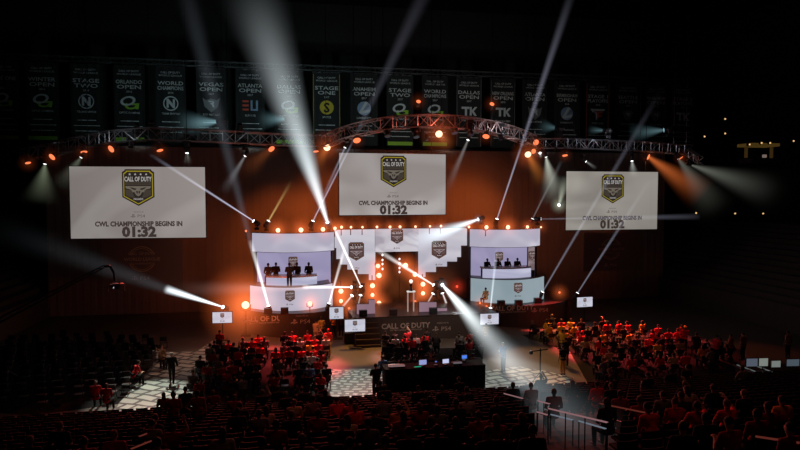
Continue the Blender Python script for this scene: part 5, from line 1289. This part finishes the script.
# seats of the bowl: the nearest ones as objects, the remoter ones as one mass
spots = []
for k in range(0, 26):
    y = BV0 - .25 - k * TREAD - .45; z = tier_z(k); i = 0
    x = -20.
    while x < 20:
        px, py = proj((x, y, z + .5)); qx = px
        if -10 < px < 810 and py < 462 and not (525 < px < 615 and py > 400):
            spots.append((-(V((x, y, z)) - CAM).length, k, i, x, y, z)); i += 1
        x += .56
spots.sort(reverse=True)
first = True; NEAR = 285
for dist, k, i, x, y, z in spots[:NEAR]:
    lab = f'dark stadium seat, {nth(k)} bowl row up, {nth(i)} seat from left'
    if first: seat0.location = (x, y, z); seat0['label'] = lab; seat0['group'] = 'stadium seats nearest the camera'; first = False
    else: clone_tree(seat0, seat_kids, (x, y, z), 0, lab, 'stadium seats nearest the camera')
mb = MB(); 
for dist, k, i, x, y, z in spots[NEAR:]:
    mb.box((x, y + .06, z + .44), (.45, .42, .06)); mb.box((x, y - .2, z + .66), (.46, .05, .4)); mb.box((x, y, z + .2), (.06, .1, .4))
o = mb.build('stadium_seating', MATS['seat_plastic']); tag(o, 'many dark stadium seats filling the lower rows of the bowl', 'stadium seats', kind='stuff')
print('SEATS', len(spots))

# ------------------------------------------------------------------ far right: boxes with warm lamps, house lights
WARM = emi('warm_house_lamp', (1., .62, .25), .9)
sx = 34.
t = thing('box_seats', 'dim spectator box with a yellowish front lamp row at the far right', 'balcony', (43.5, 6, 13))
a = av(747, 146, 6); b = av(772, 158, 6)
MB(t.location).box(((a.x + b.x) / 2, 6, b.z - .35), (b.x - a.x + .3, 2, .5)).build('parapet', CONC, t)
MB(t.location).box(((a.x + b.x) / 2, 6.2, a.z + .1), (b.x - a.x + .3, 2, .3)).build('canopy', emi('box_canopy', (.05, .028, .006), 1), t)  # canopy and pillars glow in place of lamplight on them
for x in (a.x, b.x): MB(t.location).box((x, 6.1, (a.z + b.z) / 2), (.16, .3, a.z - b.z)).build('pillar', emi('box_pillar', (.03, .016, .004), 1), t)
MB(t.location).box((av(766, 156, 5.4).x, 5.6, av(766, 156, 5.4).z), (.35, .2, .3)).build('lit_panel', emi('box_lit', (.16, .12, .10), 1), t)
for i, (px, py) in enumerate(((725, 119), (725, 133.5), (704.5, 136.5), (749.5, 144.5), (761.5, 143), (770, 143), (793.5, 141), (735, 213.5), (763, 213.5), (696, 213))):
    p = av(px, py, 5)
    t = thing('house_light', f'tiny warm house light in the far right dark, {nth(i)} from upper left', 'light', p)
    MB().tube((0, .25, 0), (0, 0, 0), .16, .12).build('housing', CAN, t); MB().ball((0, -.02, 0), .085, 8, 6).build('bulb', WARM, t)

# ------------------------------------------------------------------ light
E = 1.0
OR = (1., .21, .035); RD = (1., .05, .04); AM = (1., .43, .08)
# orange washes on the curtain behind the stage
for px, py, v, tx, tz, e, ang in [(271, 150, -.6, -9, 5.5, 5200, 62), (327, 148, -.4, -4.5, 8.5, 4600, 62), (528, 155, -.6, 8, 7, 5200, 62), (439, 134, -6, 3.5, 9.5, 3600, 60), (486, 137, -5, 9, 8, 4200, 60), (160, 151, -.9, -15, 4, 1200, 60), (649, 157, .7, 20, 7, 900, 60)]:
    p = av(px, py, v); lamp('SPOT', p + V((0, -.3, -.2)), OR, e * .64, (tx, 8.4, tz), .3, .9, ang)
# reddish glow on the stage front, by a high spot and a point standing in for the big lamp
lamp('SPOT', (-13, -12, 15), (1, .2, .08), 3500, (-9, -2, 1), .5, .9, 40)
lamp('POINT', pb + V((.8, -2.6, .8)), (1, .16, .04), 260, None, .3)
# audience washes
RP = (1., .075, .075)
lamp('SPOT', (-9, -1.5, 14), RP, 40000, fl(258, 356), .4, .5, 22)
lamp('SPOT', (-7, -2.5, 14), RP, 36000, fl(301, 366), .4, .5, 22)
lamp('SPOT', (-8.5, -2.5, 14), (1., .8, .7), 7000, fl(311, 364), .4, .6, 15)
lamp('SPOT', (10, 0, 14.2), RP, 46000, fl(550, 328), .4, .5, 20)
lamp('SPOT', (15, 0, 14.2), RP, 58000, fl(612, 346), .4, .5, 30)
lamp('SPOT', (20, 0, 14.2), RP, 17000, fl(672, 346), .4, .6, 26)
lamp('SPOT', (12, -1, 14.2), AM, 20000, fl(590, 338), .4, .6, 32)
lamp('SPOT', (8, -1, 14.2), AM, 7500, fl(545, 362), .4, .6, 24)
lamp('SPOT', (-2.5, -3, 14.6), AM, 12500, fl(357, 354), .4, .4, 20)
lamp('SPOT', (1, -3, 14.6), RP, 16000, fl(402, 356), .4, .6, 16)
lamp('SPOT', (-3, -1, 14), (1., .12, .08), 11000, (-3, -27, 2.5), .8, .9, 50)
lamp('SPOT', (9, -1, 14), (1., .10, .07), 8000, (10, -26, 2.5), .8, .9, 50)
lamp('SPOT', (-18, -2, 13.5), (1., .10, .07), 5000, (-16, -24, 2.), .8, .9, 50)
lamp('SPOT', (0, -34, 26), (1., .42, .3), 650, (0, -24, 2), 1.5, .9, 100)  # unseen fill spot added above the bowl to lift the spectators' backs
# white light from the broad beam where it lands, plus plain pools on the painted aisle pattern
def pool(loc, target, col, e, ang): return lamp('SPOT', loc, col, e, target, .15, .45, ang)
WG = (.86, 1., .86)
pool((-4, -3, 14.7), fl(354, 386), WG, 32000, 19)
pool((-17, -5, 13.5), fl(146, 398), WG, 11000, 20)
pool((5, -2, 14.5), fl(512, 376), WG, 5500, 22)
pool((-13, -3, 14), fl(185, 360), (1, .62, .42), 1500, 26)
lamp('SPOT', av(442, 285, -.8), (.85, .95, 1.), 2600, fl(500, 368), .2, .7, 14)
lamp('SPOT', (2, -4, 14.5), (.9, .95, 1.), 9000, fl(395, 356), .4, .8, 14)
lamp('SPOT', (1, -17, 14.5), (1., .7, .55), 5200, (1, -5.6, 1), .5, .8, 34); lamp('SPOT', (-9, -14, 14.5), (1., .35, .2), 2600, (-8.5, -3, 1), .5, .8, 34); lamp('SPOT', (11, -14, 14.5), (1., .45, .3), 1200, (10, -3, 1), .5, .8, 34)  # front spots brightening the stage fascia and its lettering
# cool light along the banners, and on the trusses
for x, tx, e in ((-21, -23, 700), (-12, -12, 1300), (-4, -2, 900), (6, 6, 800), (15, 17, 600)):
    lamp('SPOT', (x, 6, 15.6), (.62, .85, .9) if x < 0 else (.95, .9, .85), e, (tx, 20, 20), .6, 1., 85)
lamp('POINT', (18, -1.6, 15.6), (.75, .85, 1.), 80, None, .3); lamp('POINT', (-21, -2.5, 14.5), (.8, .9, 1.), 25, None, .3)
lamp('POINT', (-12, -3.5, 15.2), (.9, .95, 1.), 10, None, .3)
lamp('POINT', (2, -8.5, 15.2), (1., .22, .14), 190, None, .4); lamp('POINT', (8.6, -5, 15.4), (.8, .85, 1.), 130, None, .3)
lamp('SPOT', (22, -2, 14), (1, .16, .05), 1500, ad(745, 317, 42), .5, .9, 26)

w = bpy.data.worlds.new('dark_hall'); SC.world = w; w.use_nodes = True
w.node_tree.nodes['Background'].inputs[0].default_value = (.10, .06, .05, 1); w.node_tree.nodes['Background'].inputs[1].default_value = .004
SC.view_settings.view_transform = 'Standard'; SC.view_settings.look = 'None'; SC.view_settings.exposure = 0; SC.view_settings.gamma = 1
SC.cycles.use_denoising = True; SC.cycles.max_bounces = 4; SC.cycles.diffuse_bounces = 2; SC.cycles.volume_bounces = 0; SC.cycles.transparent_max_bounces = 12
SC.cycles.sample_clamp_indirect = 3.
